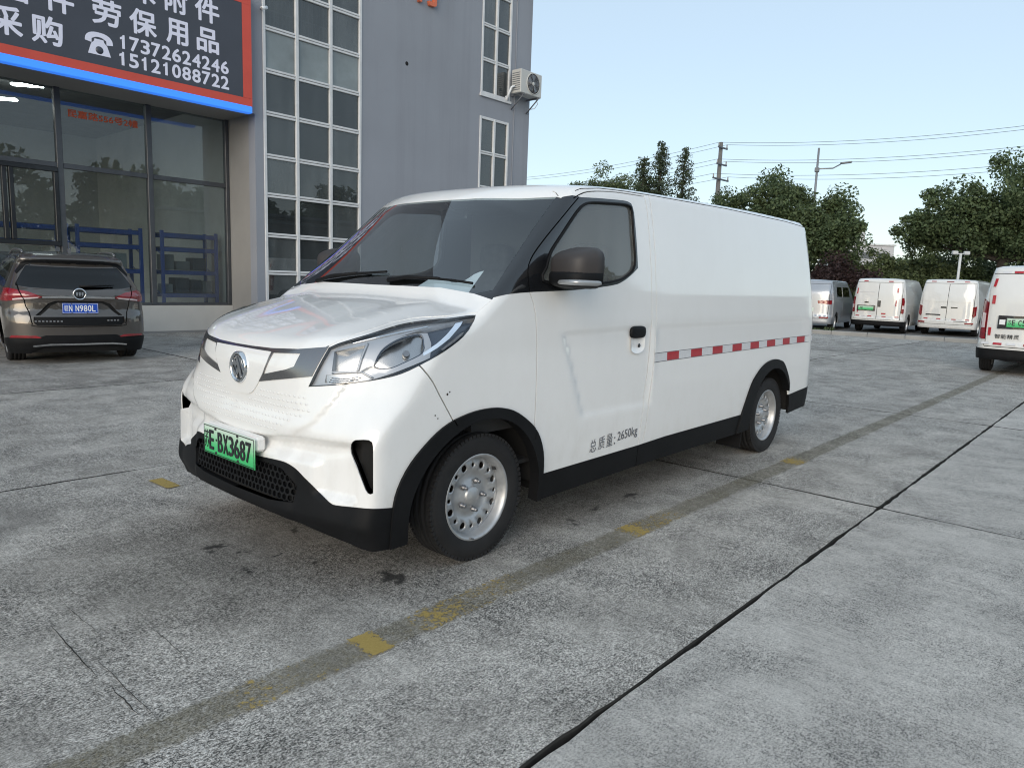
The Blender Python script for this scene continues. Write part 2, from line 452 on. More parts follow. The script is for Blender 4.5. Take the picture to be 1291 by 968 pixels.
class Sheet:
    """a chart of the body: domain polygon, regions [(name, polygon)] (first wins), seam lines become gaps"""
    def __init__(s, surf, shape, dom, bands, vstep, regions, seams=(), default='body', seamw=.006, extra=()):
        dom = rs(dom, .05); polys = [dom] + [p for _, p in regions] + [strip(l, seamw) for l in seams] + list(extra)
        D = np.array(dom); pts = []
        for u0, u1, st in bands:
            us = np.arange(u0, u1, st); vs = np.arange(D[:, 1].min(), D[:, 1].max(), vstep)
            for k, u in enumerate(us):
                for v in vs: pts.append((u, v + (vstep / 2 if k % 2 else 0)))
        G = np.array(pts); G = G[inpoly(G, dom)]
        # thin out grid points that crowd a constraint
        keep = np.ones(len(G), bool)
        for p in polys:
            A = np.array(p); B = np.roll(A, -1, 0)
            lo, hi = A.min(0) - .03, A.max(0) + .03
            idx = np.where(keep & ((G > lo) & (G < hi)).all(1))[0]
            if not len(idx): continue
            for c0 in range(0, len(A), 64):
                a, b = A[c0:c0 + 64], B[c0:c0 + 64]; ab = b - a; q = G[idx]
                tt = np.clip(((q[:, None] - a) * ab).sum(2) / np.maximum((ab ** 2).sum(1), 1e-12), 0, 1)
                dd = np.linalg.norm(q[:, None] - (a + tt[..., None] * ab), axis=2).min(1)
                keep[idx[dd < vstep * .35]] = False
                idx = idx[dd >= vstep * .35]
        G = G[keep]
        vin = [Vector(q) for q in G]; ein = []
        for p in polys:
            k = len(vin); vin += [Vector(q) for q in p]; ein += [(k + i, k + (i + 1) % len(p)) for i in range(len(p))]
        r = delaunay_2d_cdt(vin, ein, [], 0, 1e-5)
        U = np.array([tuple(q) for q in r[0]]); F = np.array([f for f in r[2]])
        Cn = U[F].mean(1); ok = inpoly(Cn, dom); F, Cn = F[ok], Cn[ok]
        a = U[F]; area = (a[:, 1, 0] - a[:, 0, 0]) * (a[:, 2, 1] - a[:, 0, 1]) - (a[:, 1, 1] - a[:, 0, 1]) * (a[:, 2, 0] - a[:, 0, 0])
        F[area < 0] = F[area < 0][:, ::-1]
        lab = np.full(len(F), -1)
        for k, l in enumerate(seams): lab[(lab == -1) & inpoly(Cn, strip(l, seamw))] = -2
        names = [default] + sorted({n for n, _ in regions if n})
        for n, p in regions:
            lab[(lab == -1) & inpoly(Cn, p)] = names.index(n) if n else -3
        lab[lab == -1] = 0
        s.names, s.lab, s.F, s.U = names, lab, F, U
        s.P = surf(U); s.Nn = shape.normal(s.P, .0095)
        # face orientation
        p = s.P[F]; fn = np.cross(p[:, 1] - p[:, 0], p[:, 2] - p[:, 0])
        fl = (fn * s.Nn[F].sum(1)).sum(1) < 0; s.F[fl] = s.F[fl][:, ::-1]
    def tris(s, *names):
        out = np.zeros(len(s.F), bool)
        for n in names:
            if n == '*': out |= s.lab > -3
            elif n in s.names: out |= s.lab == s.names.index(n)
        return s.F[out]
def make_panel(name, parts, mt, parent, off=0., flange=.012, side='both', offf=None, offdir=None):
    """parts: [(sheet, tris)]; side near / far / both"""
    Vs, Ns, Fs = [], [], []; k = 0
    for sh, F in parts:
        if not len(F): continue
        ids, inv = np.unique(F, return_inverse=True); F2 = inv.reshape(F.shape)
        d = off if offf is None else offf(sh.U[ids])[:, None]
        Nd = sh.Nn[ids] if offdir is None else np.tile(offdir, (len(ids), 1))      # direction of the offset and of the edge walls
        P = sh.P[ids] + Nd * d; Nn = sh.Nn[ids]
        VV, NN, FF = [P], [Nn], [list(map(tuple, F2))]
        if flange:
            e = {}
            for f in F2:
                for i in range(3):
                    a, b = f[i], f[(i + 1) % 3]
                    if (b, a) in e: del e[(b, a)]
                    else: e[(a, b)] = 1
            ed = [q for q in e if not (abs(P[q[0]][1]) < 2e-3 and abs(P[q[1]][1]) < 2e-3)]
            if ed:
                A = np.array(ed); n0 = len(P); m_ = len(A)
                t_ = P[A[:, 1]] - P[A[:, 0]]; on = np.cross(t_, (Nn[A[:, 0]] + Nn[A[:, 1]]) / 2)
                on /= np.maximum(np.linalg.norm(on, axis=1), 1e-9)[:, None]
                VV += [P[A[:, 0]], P[A[:, 1]], P[A[:, 1]] - Nd[A[:, 1]] * flange, P[A[:, 0]] - Nd[A[:, 0]] * flange]
                NN += [on] * 4
                FF.append([(n0 + m_ + i, n0 + i, n0 + 3 * m_ + i, n0 + 2 * m_ + i) for i in range(m_)])
        P = np.vstack(VV); Nn = np.vstack(NN); F3 = [f for q in FF for f in q]
        if side in ('near', 'both'):
            Vs.append(P); Ns.append(Nn); Fs += [tuple(i + k for i in f) for f in F3]; k += len(P)
        if side in ('far', 'both'):
            fl = np.array([1, -1, 1.]); Vs.append(P * fl); Ns.append(Nn * fl); Fs += [tuple(i + k for i in f[::-1]) for f in F3]; k += len(P)
    if not Vs: return None
    V = np.vstack(Vs); Nn = np.vstack(Ns); me = bpy.data.meshes.new(name)
    me.from_pydata(V.tolist(), [], Fs)
    me.polygons.foreach_set('use_smooth', [True] * len(me.polygons))
    me.materials.append(mt); me.update()
    me.normals_split_custom_set_from_vertices(Nn.tolist())
    return link(name, me, parent)
def pair(name, parts, mt, parent, **kw):
    return [make_panel(name, parts, mt, parent, side=sd_, **kw) for sd_ in ('near', 'far')]
# ================================================================ ground
def ground_mat(name, lo, mid, hi, stains=(), broom=.5, grain=.6):
    m = bpy.data.materials.new(name); t, p = nodes(m)
    g = t.nodes.new('ShaderNodeNewGeometry'); pos = g.outputs['Position']
    oi = t.nodes.new('ShaderNodeObjectInfo')
    big = noise(t, pos, .55, 6, .62); med = noise(t, pos, 3.2, 6, .65, .4)
    fine = noise(t, mapped(t, pos, (92, 138, 1)), 1., 4, .75); grit = noise(t, pos, 210, 3, .7)
    v = t.nodes.new('ShaderNodeTexVoronoi'); v.inputs['Scale'].default_value = 42; t.links.new(pos, v.inputs['Vector'])
    v2 = t.nodes.new('ShaderNodeTexVoronoi'); v2.inputs['Scale'].default_value = 23; v2.inputs['Randomness'].default_value = 1; t.links.new(pos, v2.inputs['Vector'])
    br = noise(t, mapped(t, pos, (75, 3.0, 1)), 1., 4, .6)          # broom marks run along Y
    g1 = ramp(t, fine, [(.43, 0.), (.57, 1.)]); g2 = ramp(t, grit, [(.40, 0.), (.60, 1.)])
    coarse = ramp(t, noise(t, pos, 34, 3, .7), [(.40, 0.), (.62, 1.)])
    amp = ramp(t, noise(t, pos, 1.7, 4, .6), [(.35, .45), (.65, 1.15)])      # some areas worn to the aggregate, some still smooth
    gsum = mth(t, 'ADD', mth(t, 'ADD', mth(t, 'MULTIPLY', g1, grain * .72), mth(t, 'MULTIPLY', g2, grain * .50)), mth(t, 'MULTIPLY', coarse, grain * .36))
    a = mth(t, 'ADD', mth(t, 'MULTIPLY', mth(t, 'SUBTRACT', gsum, grain * .80), amp), grain * .80)
    a = mth(t, 'ADD', a, mth(t, 'MULTIPLY', mth(t, 'SUBTRACT', br, .5), broom))
    a = mth(t, 'ADD', a, mth(t, 'MULTIPLY', mth(t, 'SUBTRACT', med, .5), .75))
    a = mth(t, 'ADD', a, mth(t, 'MULTIPLY', mth(t, 'SUBTRACT', big, .5), .45))
    a = mth(t, 'ADD', a, mth(t, 'MULTIPLY', mth(t, 'SUBTRACT', oi.outputs['Random'], .5), .10))
    a = mth(t, 'ADD', a, .5 - grain * .80)
    col = ramp(t, a, [(.06, lo), (.50, mid), (1.0, hi)])
    pit = ramp(t, v.outputs['Distance'], [(.10, 1.), (.26, 0.)])
    sel = ramp(t, noise(t, pos, 16, 3), [(.47, 0.), (.62, 1.)])
    col = mixc(t, mth(t, 'MULTIPLY', mth(t, 'MULTIPLY', pit, sel), .62), col, (.055, .056, .058))
    chip = ramp(t, v2.outputs['Distance'], [(.08, 1.), (.17, 0.)])
    sel2 = ramp(t, noise(t, pos, 9, 2), [(.50, 0.), (.60, 1.)])
    col = mixc(t, mth(t, 'MULTIPLY', mth(t, 'MULTIPLY', chip, sel2), .55), col, (.36, .35, .335))
    sx = t.nodes.new('ShaderNodeSeparateXYZ'); wob = t.nodes.new('ShaderNodeVectorMath'); wob.operation = 'ADD'
    nzv = t.nodes.new('ShaderNodeTexNoise'); nzv.inputs['Scale'].default_value = 14; nzv.inputs['Detail'].default_value = 5; t.links.new(pos, nzv.inputs['Vector'])
    sc_ = t.nodes.new('ShaderNodeVectorMath'); sc_.operation = 'MULTIPLY_ADD'; sc_.inputs[1].default_value = (.22, .22, 0); sc_.inputs[2].default_value = (-.11, -.11, 0)
    t.links.new(nzv.outputs['Color'], sc_.inputs[0]); t.links.new(pos, wob.inputs[0]); t.links.new(sc_.outputs[0], wob.inputs[1]); t.links.new(wob.outputs[0], sx.inputs[0])
    ex = None
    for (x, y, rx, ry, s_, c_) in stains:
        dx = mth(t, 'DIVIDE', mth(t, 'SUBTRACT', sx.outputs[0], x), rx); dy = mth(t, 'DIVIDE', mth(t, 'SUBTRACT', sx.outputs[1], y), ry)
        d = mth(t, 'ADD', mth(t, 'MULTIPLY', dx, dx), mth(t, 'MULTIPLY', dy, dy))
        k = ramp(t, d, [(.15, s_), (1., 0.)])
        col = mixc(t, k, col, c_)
    t.links.new(col, p.inputs['Base Color']); p.inputs['Roughness'].default_value = .86; p.inputs['Specular IOR Level'].default_value = .3
    b = t.nodes.new('ShaderNodeBump'); b.inputs['Strength'].default_value = .55; b.inputs['Distance'].default_value = .006
    t.links.new(mth(t, 'SUBTRACT', a, mth(t, 'MULTIPLY', pit, .15)), b.inputs['Height']); t.links.new(b.outputs[0], p.inputs['Normal'])
    return m
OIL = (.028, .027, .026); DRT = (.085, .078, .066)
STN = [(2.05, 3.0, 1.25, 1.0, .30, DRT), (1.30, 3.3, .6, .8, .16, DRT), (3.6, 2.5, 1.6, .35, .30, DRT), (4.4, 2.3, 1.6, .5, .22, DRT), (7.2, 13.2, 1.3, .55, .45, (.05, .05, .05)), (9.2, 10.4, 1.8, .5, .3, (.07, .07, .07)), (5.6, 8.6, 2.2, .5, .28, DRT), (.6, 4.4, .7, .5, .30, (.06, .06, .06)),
       (1.96, 2.42, .055, .10, .9, OIL), (1.555, 3.29, .05, .045, .9, OIL), (1.62, 3.12, .03, .03, .85, OIL), (1.72, 2.98, .035, .022, .85, OIL), (1.55, 2.93, .03, .04, .9, OIL), (1.80, 2.80, .03, .03, .8, OIL), (3.86, 2.37, .11, .045, .8, OIL), (3.45, 2.36, .05, .04, .75, OIL), (3.15, 2.30, .05, .03, .7, OIL), (2.28, 2.9, .05, .06, .8, OIL), (1.98, 3.25, .04, .04, .7, OIL)]
M['concrete'] = ground_mat('worn_concrete', (.048, .046, .043), (.375, .350, .315), (.88, .835, .77), STN, .30, .80)
M['concrete_light'] = ground_mat('smoother_concrete', (.08, .078, .075), (.48, .453, .415), (.78, .74, .685), (), .45, .52)
M['far_ground'] = ground_mat('grey_lot_surface', (.10, .10, .10), (.17, .17, .168), (.25, .245, .24), (), .0, .4)
M['soil'] = mat('joint_dirt', (.030, .028, .025), .95, 0, 0, .4, 20)
# one sheet to the horizon, slabs of concrete laid on it with open joints
R0 = 900
MB().add([(-R0, -R0, -.06), (R0, -R0, -.06), (R0, R0, -.06), (-R0, R0, -.06)], [(0, 1, 2, 3)]).build('ground', M['far_ground'])['kind'] = 'structure'
pave = bpy.data.objects.new('concrete_pavement', None); COL.objects.link(pave); pave['kind'] = 'structure'
xj = [-7.3, -3.25, 4.82, 8.87, 12.92, 16.97, 21.0, 25.0]; yj = [-6.4, -2.62, 1.155, 4.94, 8.72, 12.5, 16.2, 20.0]
xj[0] = -9.0; yj[0] = -8.0
def jit(n, a): return (RNG.random(n) - .5) * 2 * a
MB().add([(xj[0], yj[0], -.035), (xj[-1], yj[0], -.035), (xj[-1], yj[-1], -.035), (xj[0], yj[-1], -.035)], [(0, 1, 2, 3)]).build('joint_bed', M['soil'], pave)
for i in range(len(xj) - 1):
    for j in range(len(yj) - 1):
        x0, x1, y0, y1 = xj[i], xj[i + 1], yj[j], yj[j + 1]
        near = (x0 < 9 and -3 < y0 < 9); n = 90 if near else 12
        gx = .0075 if .7 < x0 < .8 or .7 < x1 < .8 else .011
        def side_(a, b, fixed, axis, sgn, g):
            tt = np.linspace(a, b, n, endpoint=False); wv = g * .8 + np.abs(jit(n, .008)) * (RNG.random(n) > .55) + .003 * np.sin(tt * 5 + i) - .003
            return [(q, fixed + sgn * w_) if axis == 0 else (fixed + sgn * w_, q) for q, w_ in zip(tt, wv)]
        g_l, g_r = [(.003 if abs(q - .78) < .01 else .011) for q in (x0, x1)]
        loop = side_(x0 + .012, x1 - .012, y0, 0, 1, .011) + side_(y0 + .012, y1 - .012, x1, 1, -1, g_r) + side_(x1 - .012, x0 + .012, y1, 0, -1, .011) + side_(y1 - .012, y0 + .012, x0, 1, 1, g_l)
        Lp = np.array(loop); c = np.array([(x0 + x1) / 2, (y0 + y1) / 2]); k = len(Lp)
        dz = RNG.uniform(-.002, .002)
        inn = Lp + (c - Lp) / np.linalg.norm(c - Lp, axis=1)[:, None] * .0045
        V = np.vstack([np.c_[inn, np.full(k, dz)], np.c_[Lp, np.full(k, dz - .007)], np.c_[Lp, np.full(k, -.05)]])
        F = [tuple(range(k))] + [(a * k + q, (a + 1) * k + q, (a + 1) * k + (q + 1) % k, a * k + (q + 1) % k) for a in (0, 1) for q in range(k)]
        mb = MB(); mb.add(V, F); mb.m = [0] + [1] * (len(F) - 1)
        mb.build('concrete_slab', [M['concrete_light'] if y1 < 1.2 else M['concrete'], M['soil']], pave, False)
# worn yellow paint: a strip of dirt with remains of paint
m = bpy.data.materials.new('worn_yellow_line'); t, p = nodes(m); o_ = t.nodes['Material Output']
pos = t.nodes.new('ShaderNodeNewGeometry').outputs['Position']; sx = N(t, 'ShaderNodeSeparateXYZ'); t.links.new(pos, sx.inputs[0])
uvn = t.nodes.new('ShaderNodeTexCoord').outputs['UV']; su = N(t, 'ShaderNodeSeparateXYZ'); t.links.new(uvn, su.inputs[0])
n1 = noise(t, pos, 5, 6, .7); n2 = noise(t, pos, 55, 4, .75); n3 = noise(t, pos, 120, 3, .7)
acc = None
for x, s_, wd in ((1.53, .85, .050), (1.84, .42, .13), (2.15, .30, .18), (3.53, .26, .30), (5.6, .50, .16), (1.08, .20, .10), (1.2, .16, .25), (.62, .2, .06), (2.06, .9, .4), (3.3, .38, .07), (2.6, .10, 1.5), (5.0, .10, 2.)):
    if x == 2.06: continue
    d = mth(t, 'DIVIDE', mth(t, 'SUBTRACT', sx.outputs[0], x), wd); e = mth(t, 'MULTIPLY', mth(t, 'POWER', 2.718, mth(t, 'MULTIPLY', mth(t, 'MULTIPLY', d, d), -1.)), s_)
    acc = e if acc is None else mth(t, 'ADD', acc, e)
fl_ = mth(t, 'ADD', mth(t, 'ADD', acc, mth(t, 'MULTIPLY', mth(t, 'SUBTRACT', n2, .5), 1.6)), mth(t, 'MULTIPLY', mth(t, 'SUBTRACT', n1, .5), .7))
ymask = ramp(t, fl_, [(.36, 0.), (.56, .92)])
dirtc = mixc(t, ramp(t, n3, [(.35, 0.), (.65, 1.)]), (.105, .092, .058), (.31, .275, .185))
col = mixc(t, ymask, dirtc, mixc(t, n3, (.34, .235, .06), (.50, .36, .10)))
t.links.new(col, p.inputs['Base Color']); p.inputs['Roughness'].default_value = .9
edge = ramp(t, mth(t, 'ABSOLUTE', mth(t, 'SUBTRACT', su.outputs[1], .5)), [(.30, 1.), (.5, 0.)])
da = mth(t, 'ADD', mth(t, 'MULTIPLY', edge, .75), mth(t, 'MULTIPLY', mth(t, 'SUBTRACT', n2, .5), 1.3)); da = mth(t, 'ADD', da, mth(t, 'MULTIPLY', mth(t, 'SUBTRACT', n1, .55), .8))
alpha = mth(t, 'MAXIMUM', mth(t, 'MULTIPLY', ymask, mth(t, 'GREATER_THAN', mth(t, 'ADD', edge, mth(t, 'MULTIPLY', mth(t, 'SUBTRACT', n2, .5), .8)), .55)), ramp(t, da, [(.30, 0.), (.95, .60)]))
t.links.new(alpha, p.inputs['Alpha']); M['yellow_line'] = m
def line_strip(name, pts, w_, mt):
    P = np.array(pts, float); T = np.gradient(P, axis=0); T /= np.linalg.norm(T, axis=1)[:, None]; Nn = np.stack([-T[:, 1], T[:, 0]], 1) * w_ / 2
    V = np.vstack([np.c_[P - Nn, np.full(len(P), .0065)], np.c_[P + Nn, np.full(len(P), .0065)]]); n = len(P)
    o = MB().add(V, [(i, i + 1, n + i + 1, n + i) for i in range(n - 1)]).build(name, mt, pave, False, False)
    uv = o.data.uv_layers.new(name='UVMap'); vi = np.empty(len(o.data.loops), int); o.data.loops.foreach_get('vertex_index', vi)
    q = np.stack([(vi % n) / (n - 1), (vi >= n) * 1.], 1); uv.data.foreach_set('uv', q.ravel()); return o
line_strip('painted_line', [(x, 2.0 - .002 * x) for x in np.linspace(-.5, 21, 60)], .20, M['yellow_line'])
m = M['yellow_line'].copy(); m.name = 'yellow_mark'; t = m.node_tree
for n in t.nodes:
    if n.type == 'VALTORGB' and abs(n.color_ramp.elements[0].position - .36) < 1e-4: n.color_ramp.elements[0].position = 0.; n.color_ramp.elements[1].position = .42
M['yellow_mark'] = m
line_strip('painted_mark', [(1.83 + .002 * k, 4.62 - .035 * k) for k in range(8)], .11, M['yellow_mark'])

for k, (xa, ya, yb, w_) in enumerate(((.765, 2.95, 2.42, .0045), (.775, 2.36, 2.12, .004), (.80, 2.60, 2.05, .0025), (.86, 3.15, 2.7, .002), (1.02, 2.75, 2.3, .002), (.62, 3.5, 3.0, .002))):
    ys_ = np.linspace(ya, yb, 14); xs_ = xa + np.cumsum(jit(14, .0035)); V = []
    for x, y, q in zip(xs_, ys_, np.sin(np.linspace(.1, math.pi - .1, 14))): V += [(x - w_ * q / 2, y, .0045), (x + w_ * q / 2, y, .0045)]
    MB().add(V, [(2 * i, 2 * i + 1, 2 * i + 3, 2 * i + 2) for i in range(13)]).build('surface_crack', M['soil'], pave, False, False)
# ================================================================ the white van in front
VAN = thing('cargo_van', 'large white cargo van in front, green number plate, red and white tape along its side', 'van', (2.38, 3.135, 0))
S = MainVan()
UF, UR = S.u_front, S.u_rear
HOODL = [(UF, 0.996), (-1.2047, 0.996), (-1.0262, 0.9991), (-0.8575, 1.0088), (-0.7228, 1.0256), (-0.6795, 1.0504), (-0.609, 1.0816), (-0.4444, 1.131), (-0.3175, 1.153), (-0.1953, 1.164), (-0.0434, 1.182), (0.0459, 1.241)]
APIL = [(.046, 1.241), (.15, 1.331), (.3, 1.46), (.45, 1.592), (.647, 1.765)]
ROOFL = [(.647, 1.765), (.69, 1.795), (.78, 1.826), (.95, 1.848), (1.2, 1.86), (1.5, 1.868), (2.5, 1.885), (3.6, 1.885), (3.9, 1.875), (4.2, 1.86), (UR, 1.85)]
EDGE = rs(HOODL, .04, False)[:-1] + rs(APIL, .04, False)[:-1] + rs(ROOFL, .05, False)
DOM = [(UF, .276), (-1.14, .278), (-.93, .278)] + [(-.81, .264), (-.67, .238), (-.52, .208), (-.40, .208), (.36, .215), (1.364, .238), (2.69, .245), (3.5, .27), (4.0, .31), (UR, .31)] + EDGE[::-1]
AF, AR = (-.005, .30), (3.345, .31)
arch_f = cr([(-.47, .19), (-.462, .36), (-.444, .466), (-.395, .565), (-.312, .653), (-.227, .707), (-.117, .737), (-.011, .746), (.10, .737), (.207, .701), (.339, .611), (.403, .511), (.425, .40), (.43, .19)], .03)
open_f = [(-.405, .19)] + circ(AF[0], AF[1], .398, 40, math.pi - .0, 0) + [(.393, .19)]
arch_r = cr([(2.74, .23), (2.775, .36), (2.80, .42), (2.914, .607), (3.0, .682), (3.095, .735), (3.2, .766), (3.329, .779), (3.44, .765), (3.535, .729), (3.671, .584), (3.70, .46), (3.71, .25)], .03)
open_r = [(2.95, .22)] + circ(AR[0], AR[1], .395, 40, math.pi, 0) + [(3.74, .22)]
HL = cr([(-0.7099, 1.0258), (-0.786, 0.8587)], .03)[:-1] + cr([(-0.786, 0.8587), (-0.7077, 0.8698), (-0.5918, 0.8884), (-0.5122, 0.9059), (-0.4254, 0.9324), (-0.3431, 0.9736), (-0.2354, 1.0305), (-0.1482, 1.0827), (-0.0959, 1.1301), (-0.0542, 1.172)], .03)[:-1] + cr([(-0.0542, 1.172), (-0.0974, 1.1685), (-0.1956, 1.157), (-0.2739, 1.148), (-0.4253, 1.122), (-0.6028, 1.0685), (-0.6741, 1.0437)], .03)
def inset(poly, d):
    P = np.array(poly); c = P.mean(0); T = np.roll(P, -1, 0) - np.roll(P, 1, 0); T /= np.linalg.norm(T, axis=1)[:, None]
    Nn = np.stack([-T[:, 1], T[:, 0]], 1)
    ar = .5 * np.sum(P[:, 0] * np.roll(P[:, 1], -1) - np.roll(P[:, 0], -1) * P[:, 1])
    return [tuple(q) for q in P + Nn * d * (1 if ar > 0 else -1)]
HLi = inset(HL, .0045)
refl = cr([(-0.5252, 0.9499), (-0.5231, 0.9811), (-0.5025, 1.0251), (-0.4707, 1.0555), (-0.4163, 1.0859), (-0.3473, 1.1028), (-0.3297, 1.0893), (-0.3283, 1.0612), (-0.3362, 1.0204), (-0.4132, 0.9793), (-0.4727, 0.9528)], .02, True)
dark = [(-.455, 1.078), (-.3731, 1.1076), (-.2836, 1.133), (-.1935, 1.1483), (-.1143, 1.16), (-.066, 1.165), (-.0956, 1.1271), (-.1602, 1.0832), (-.2426, 1.0327), (-.3342, .978), (-.4165, .940), (-.4847, .917), (-.53, .911), (-.45, .942), (-.31, 1.0), (-.30, 1.06), (-.31, 1.105), (-.36, 1.103), (-.42, 1.09)]
drl = [(-0.1634, 1.1501), (-0.1211, 1.157), (-0.165, 1.1201), (-0.2141, 1.0758), (-0.2782, 1.0387), (-0.3374, 1.0088), (-0.3361, 1.0233), (-0.2757, 1.0602), (-0.2295, 1.0949), (-0.1952, 1.1254)]
facet = [(-0.6908, 1.0172), (-0.5561, 1.0498), (-0.5878, 0.9518), (-0.6452, 0.9371), (-0.6937, 0.9325)]
turn = [(-0.7164, 0.9153), (-0.5927, 0.93), (-0.5602, 0.9156), (-0.5676, 0.904), (-0.6823, 0.8831), (-0.7215, 0.8825)]
vent = [(-0.589, 0.666), (-0.5794, 0.6741), (-0.5533, 0.6797), (-0.5357, 0.6805), (-0.525, 0.6731), (-0.5221, 0.6567), (-0.5217, 0.6347), (-0.5216, 0.6057), (-0.5214, 0.5761), (-0.5213, 0.5465), (-0.5211, 0.5169), (-0.5209, 0.4873), (-0.5211, 0.4642), (-0.5293, 0.4602), (-0.5378, 0.4642), (-0.5453, 0.4774), (-0.553, 0.5012), (-0.5607, 0.525), (-0.5685, 0.5487), (-0.5765, 0.5724), (-0.589, 0.5845), (-0.5994, 0.6075), (-0.601, 0.6233), (-0.5945, 0.6529)]
LIP = [(UF, .511), (-1.0819, 0.5137), (-1.0526, 0.5162), (-1.0128, 0.5194), (-0.9755, 0.5218), (-0.9434, 0.5235), (-0.9132, 0.5246), (-0.8867, 0.5236), (-0.8672, 0.5184), (-0.8512, 0.5108), (-0.836, 0.5026), (-0.8205, 0.4942), (-0.8063, 0.4849), (-0.7929, 0.476), (-0.7799, 0.4681), (-0.7676, 0.4605), (-0.7558, 0.4524), (-0.7455, 0.4425), (-0.7358, 0.4318), (-0.7253, 0.4217), (-0.7119, 0.4137), (-0.6972, 0.4076), (-0.6858, 0.402), (-0.679, 0.3975), (-0.674, 0.3945), (-0.6689, 0.3921), (-0.6646, 0.3898), (-0.66, 0.3882), (-0.65, 0.3878), (-0.6319, 0.3891), (-0.6087, 0.3926), (-0.585, 0.3984), (-0.5633, 0.4009), (-0.5416, 0.4018), (-0.5205, 0.401), (-0.499, 0.3974), (-0.4762, 0.3925), (-0.4523, 0.3872), (-0.4249, 0.3819), (-0.396, 0.3774), (-0.3747, 0.3742)]
lowb = LIP + [(-.385, .10), (UF, .10)]
grille = [(UF, 0.495), (-1.1023, 0.4952), (-0.9667, 0.4999), (-0.9047, 0.4935), (-0.8569, 0.4583), (-0.8241, 0.4258), (-0.8415, 0.3563), (-0.9824, 0.3399), (UF, 0.335)]
shield = [(UF, 0.99), (-1.0211, 0.9901)] + cr([(-1.0211, 0.9851), (-1.0391, 0.9362), (-1.0672, 0.8871), (-1.1043, 0.8431), (-1.1462, 0.802), (-1.1941, 0.781), (UF, 0.775)], .02)
insert = [(-1.008, 0.9812), (-0.8388, 0.9921), (-0.8635, 0.9363), (-0.9122, 0.9189), (-1.0622, 0.8841), (-1.034, 0.9362)]
trim = [(UF, 1.01), (UF, 0.984), (-1.0211, 0.9841), (-1.0391, 0.9362), (-1.0672, 0.8871), (-1.1003, 0.8471), (-0.9124, 0.879), (-0.771, 0.9036), (-0.7489, 0.9506), (-0.7102, 1.0316)]
seamF = cr([(-0.3578, 0.9667), (-0.3474, 0.9548), (-0.304, 0.8938), (-0.27, 0.83), (-0.2009, 0.713), (-0.1861, 0.69)], .03)
seamD = cr([(.296, 1.279), (.31, 1.25), (.333, 1.178), (.342, .991), (.345, .756), (.344, .696), (.345, .55)], .03)
seamB = cr([(1.40, 1.862), (1.422, 1.759), (1.431, 1.464), (1.427, 1.29), (1.413, .865), (1.368, .581), (1.344, .373), (1.347, .22)], .04)
seamB2 = cr([(1.46, 1.864), (1.484, 1.554), (1.478, 1.29), (1.46, .863), (1.416, .483), (1.395, .375)], .04)
pil = cr([(.040, 1.247), (.133, 1.267), (.294, 1.279), (.5, 1.287), (.701, 1.297), (1.006, 1.324), (1.112, 1.347), (1.20, 1.383), (1.283, 1.428)], .03)[:-1] + cr([(1.283, 1.428), (1.283, 1.543), (1.276, 1.70), (1.262, 1.777), (1.21, 1.803), (.995, 1.795), (.83, 1.784), (.76, 1.779), (.70, 1.782), (.647, 1.768)], .03)
pil = pil + [(.60, 1.79), (.0, 1.30)]
pseam = cr([(.294, 1.279), (.290, 1.376), (.325, 1.440), (.438, 1.54), (.66, 1.715), (.70, 1.745), (.74, 1.775)], .03)
glassd = cr([(.40, 1.335), (.43, 1.40), (.47, 1.475), (.55, 1.552), (.713, 1.698), (.783, 1.742), (.851, 1.76), (1.0, 1.772), (1.15, 1.781), (1.217, 1.779), (1.245, 1.755), (1.247, 1.625), (1.245, 1.443), (1.16, 1.381), (1.082, 1.357), (.949, 1.339), (.7, 1.327)], .03, True)
dtop = cr([(.70, 1.765), (.718, 1.776), (.793, 1.806), (.904, 1.826), (1.088, 1.842), (1.3, 1.849), (1.40, 1.851)], .03)
doorp = seamD + [(.44, .354), (1.347, .369)] + [q for q in seamB[::-1] if .37 < q[1] < 1.851] + dtop[::-1] + [(.66, 1.72), (.438, 1.55), (.30, 1.40)]
sill_f = [(.2, .353), (.433, .355), (1.347, .369), (1.347, .1), (.2, .1)]
sill_r = [(1.347, .369), (1.668, .380), (2.85, .389), (2.85, .1), (1.347, .1)]
rbump = [(3.60, .1), (3.60, .435), (3.72, .455), (4.05, .482), (4.3, .49), (UR, .49), (UR, .1)]
fender = [(-.38, 1.0), (-.352, .96)] + seamF[1:] + [(-.18, .30), (.40, .30)] + seamD[::-1] + [(.0, 1.27), (-.4, 1.25)]
bumper = [(UF, .30), (-.19, .30), (-.19, .69)] + seamF[::-1] + [(-.38, 1.0), (-.38, 1.25), (UF, 1.25)]
side = [(1.347, .2)] + [q for q in seamB[::-1]] + [(4.12, 1.95), (4.16, .45), (4.16, .2)]
reard = [(4.172, .50), (4.172, 1.80), (UR, 1.80), (UR, .50)]
taill = [(4.18, .85), (4.18, 1.45), (4.34, 1.45), (4.34, .85)]
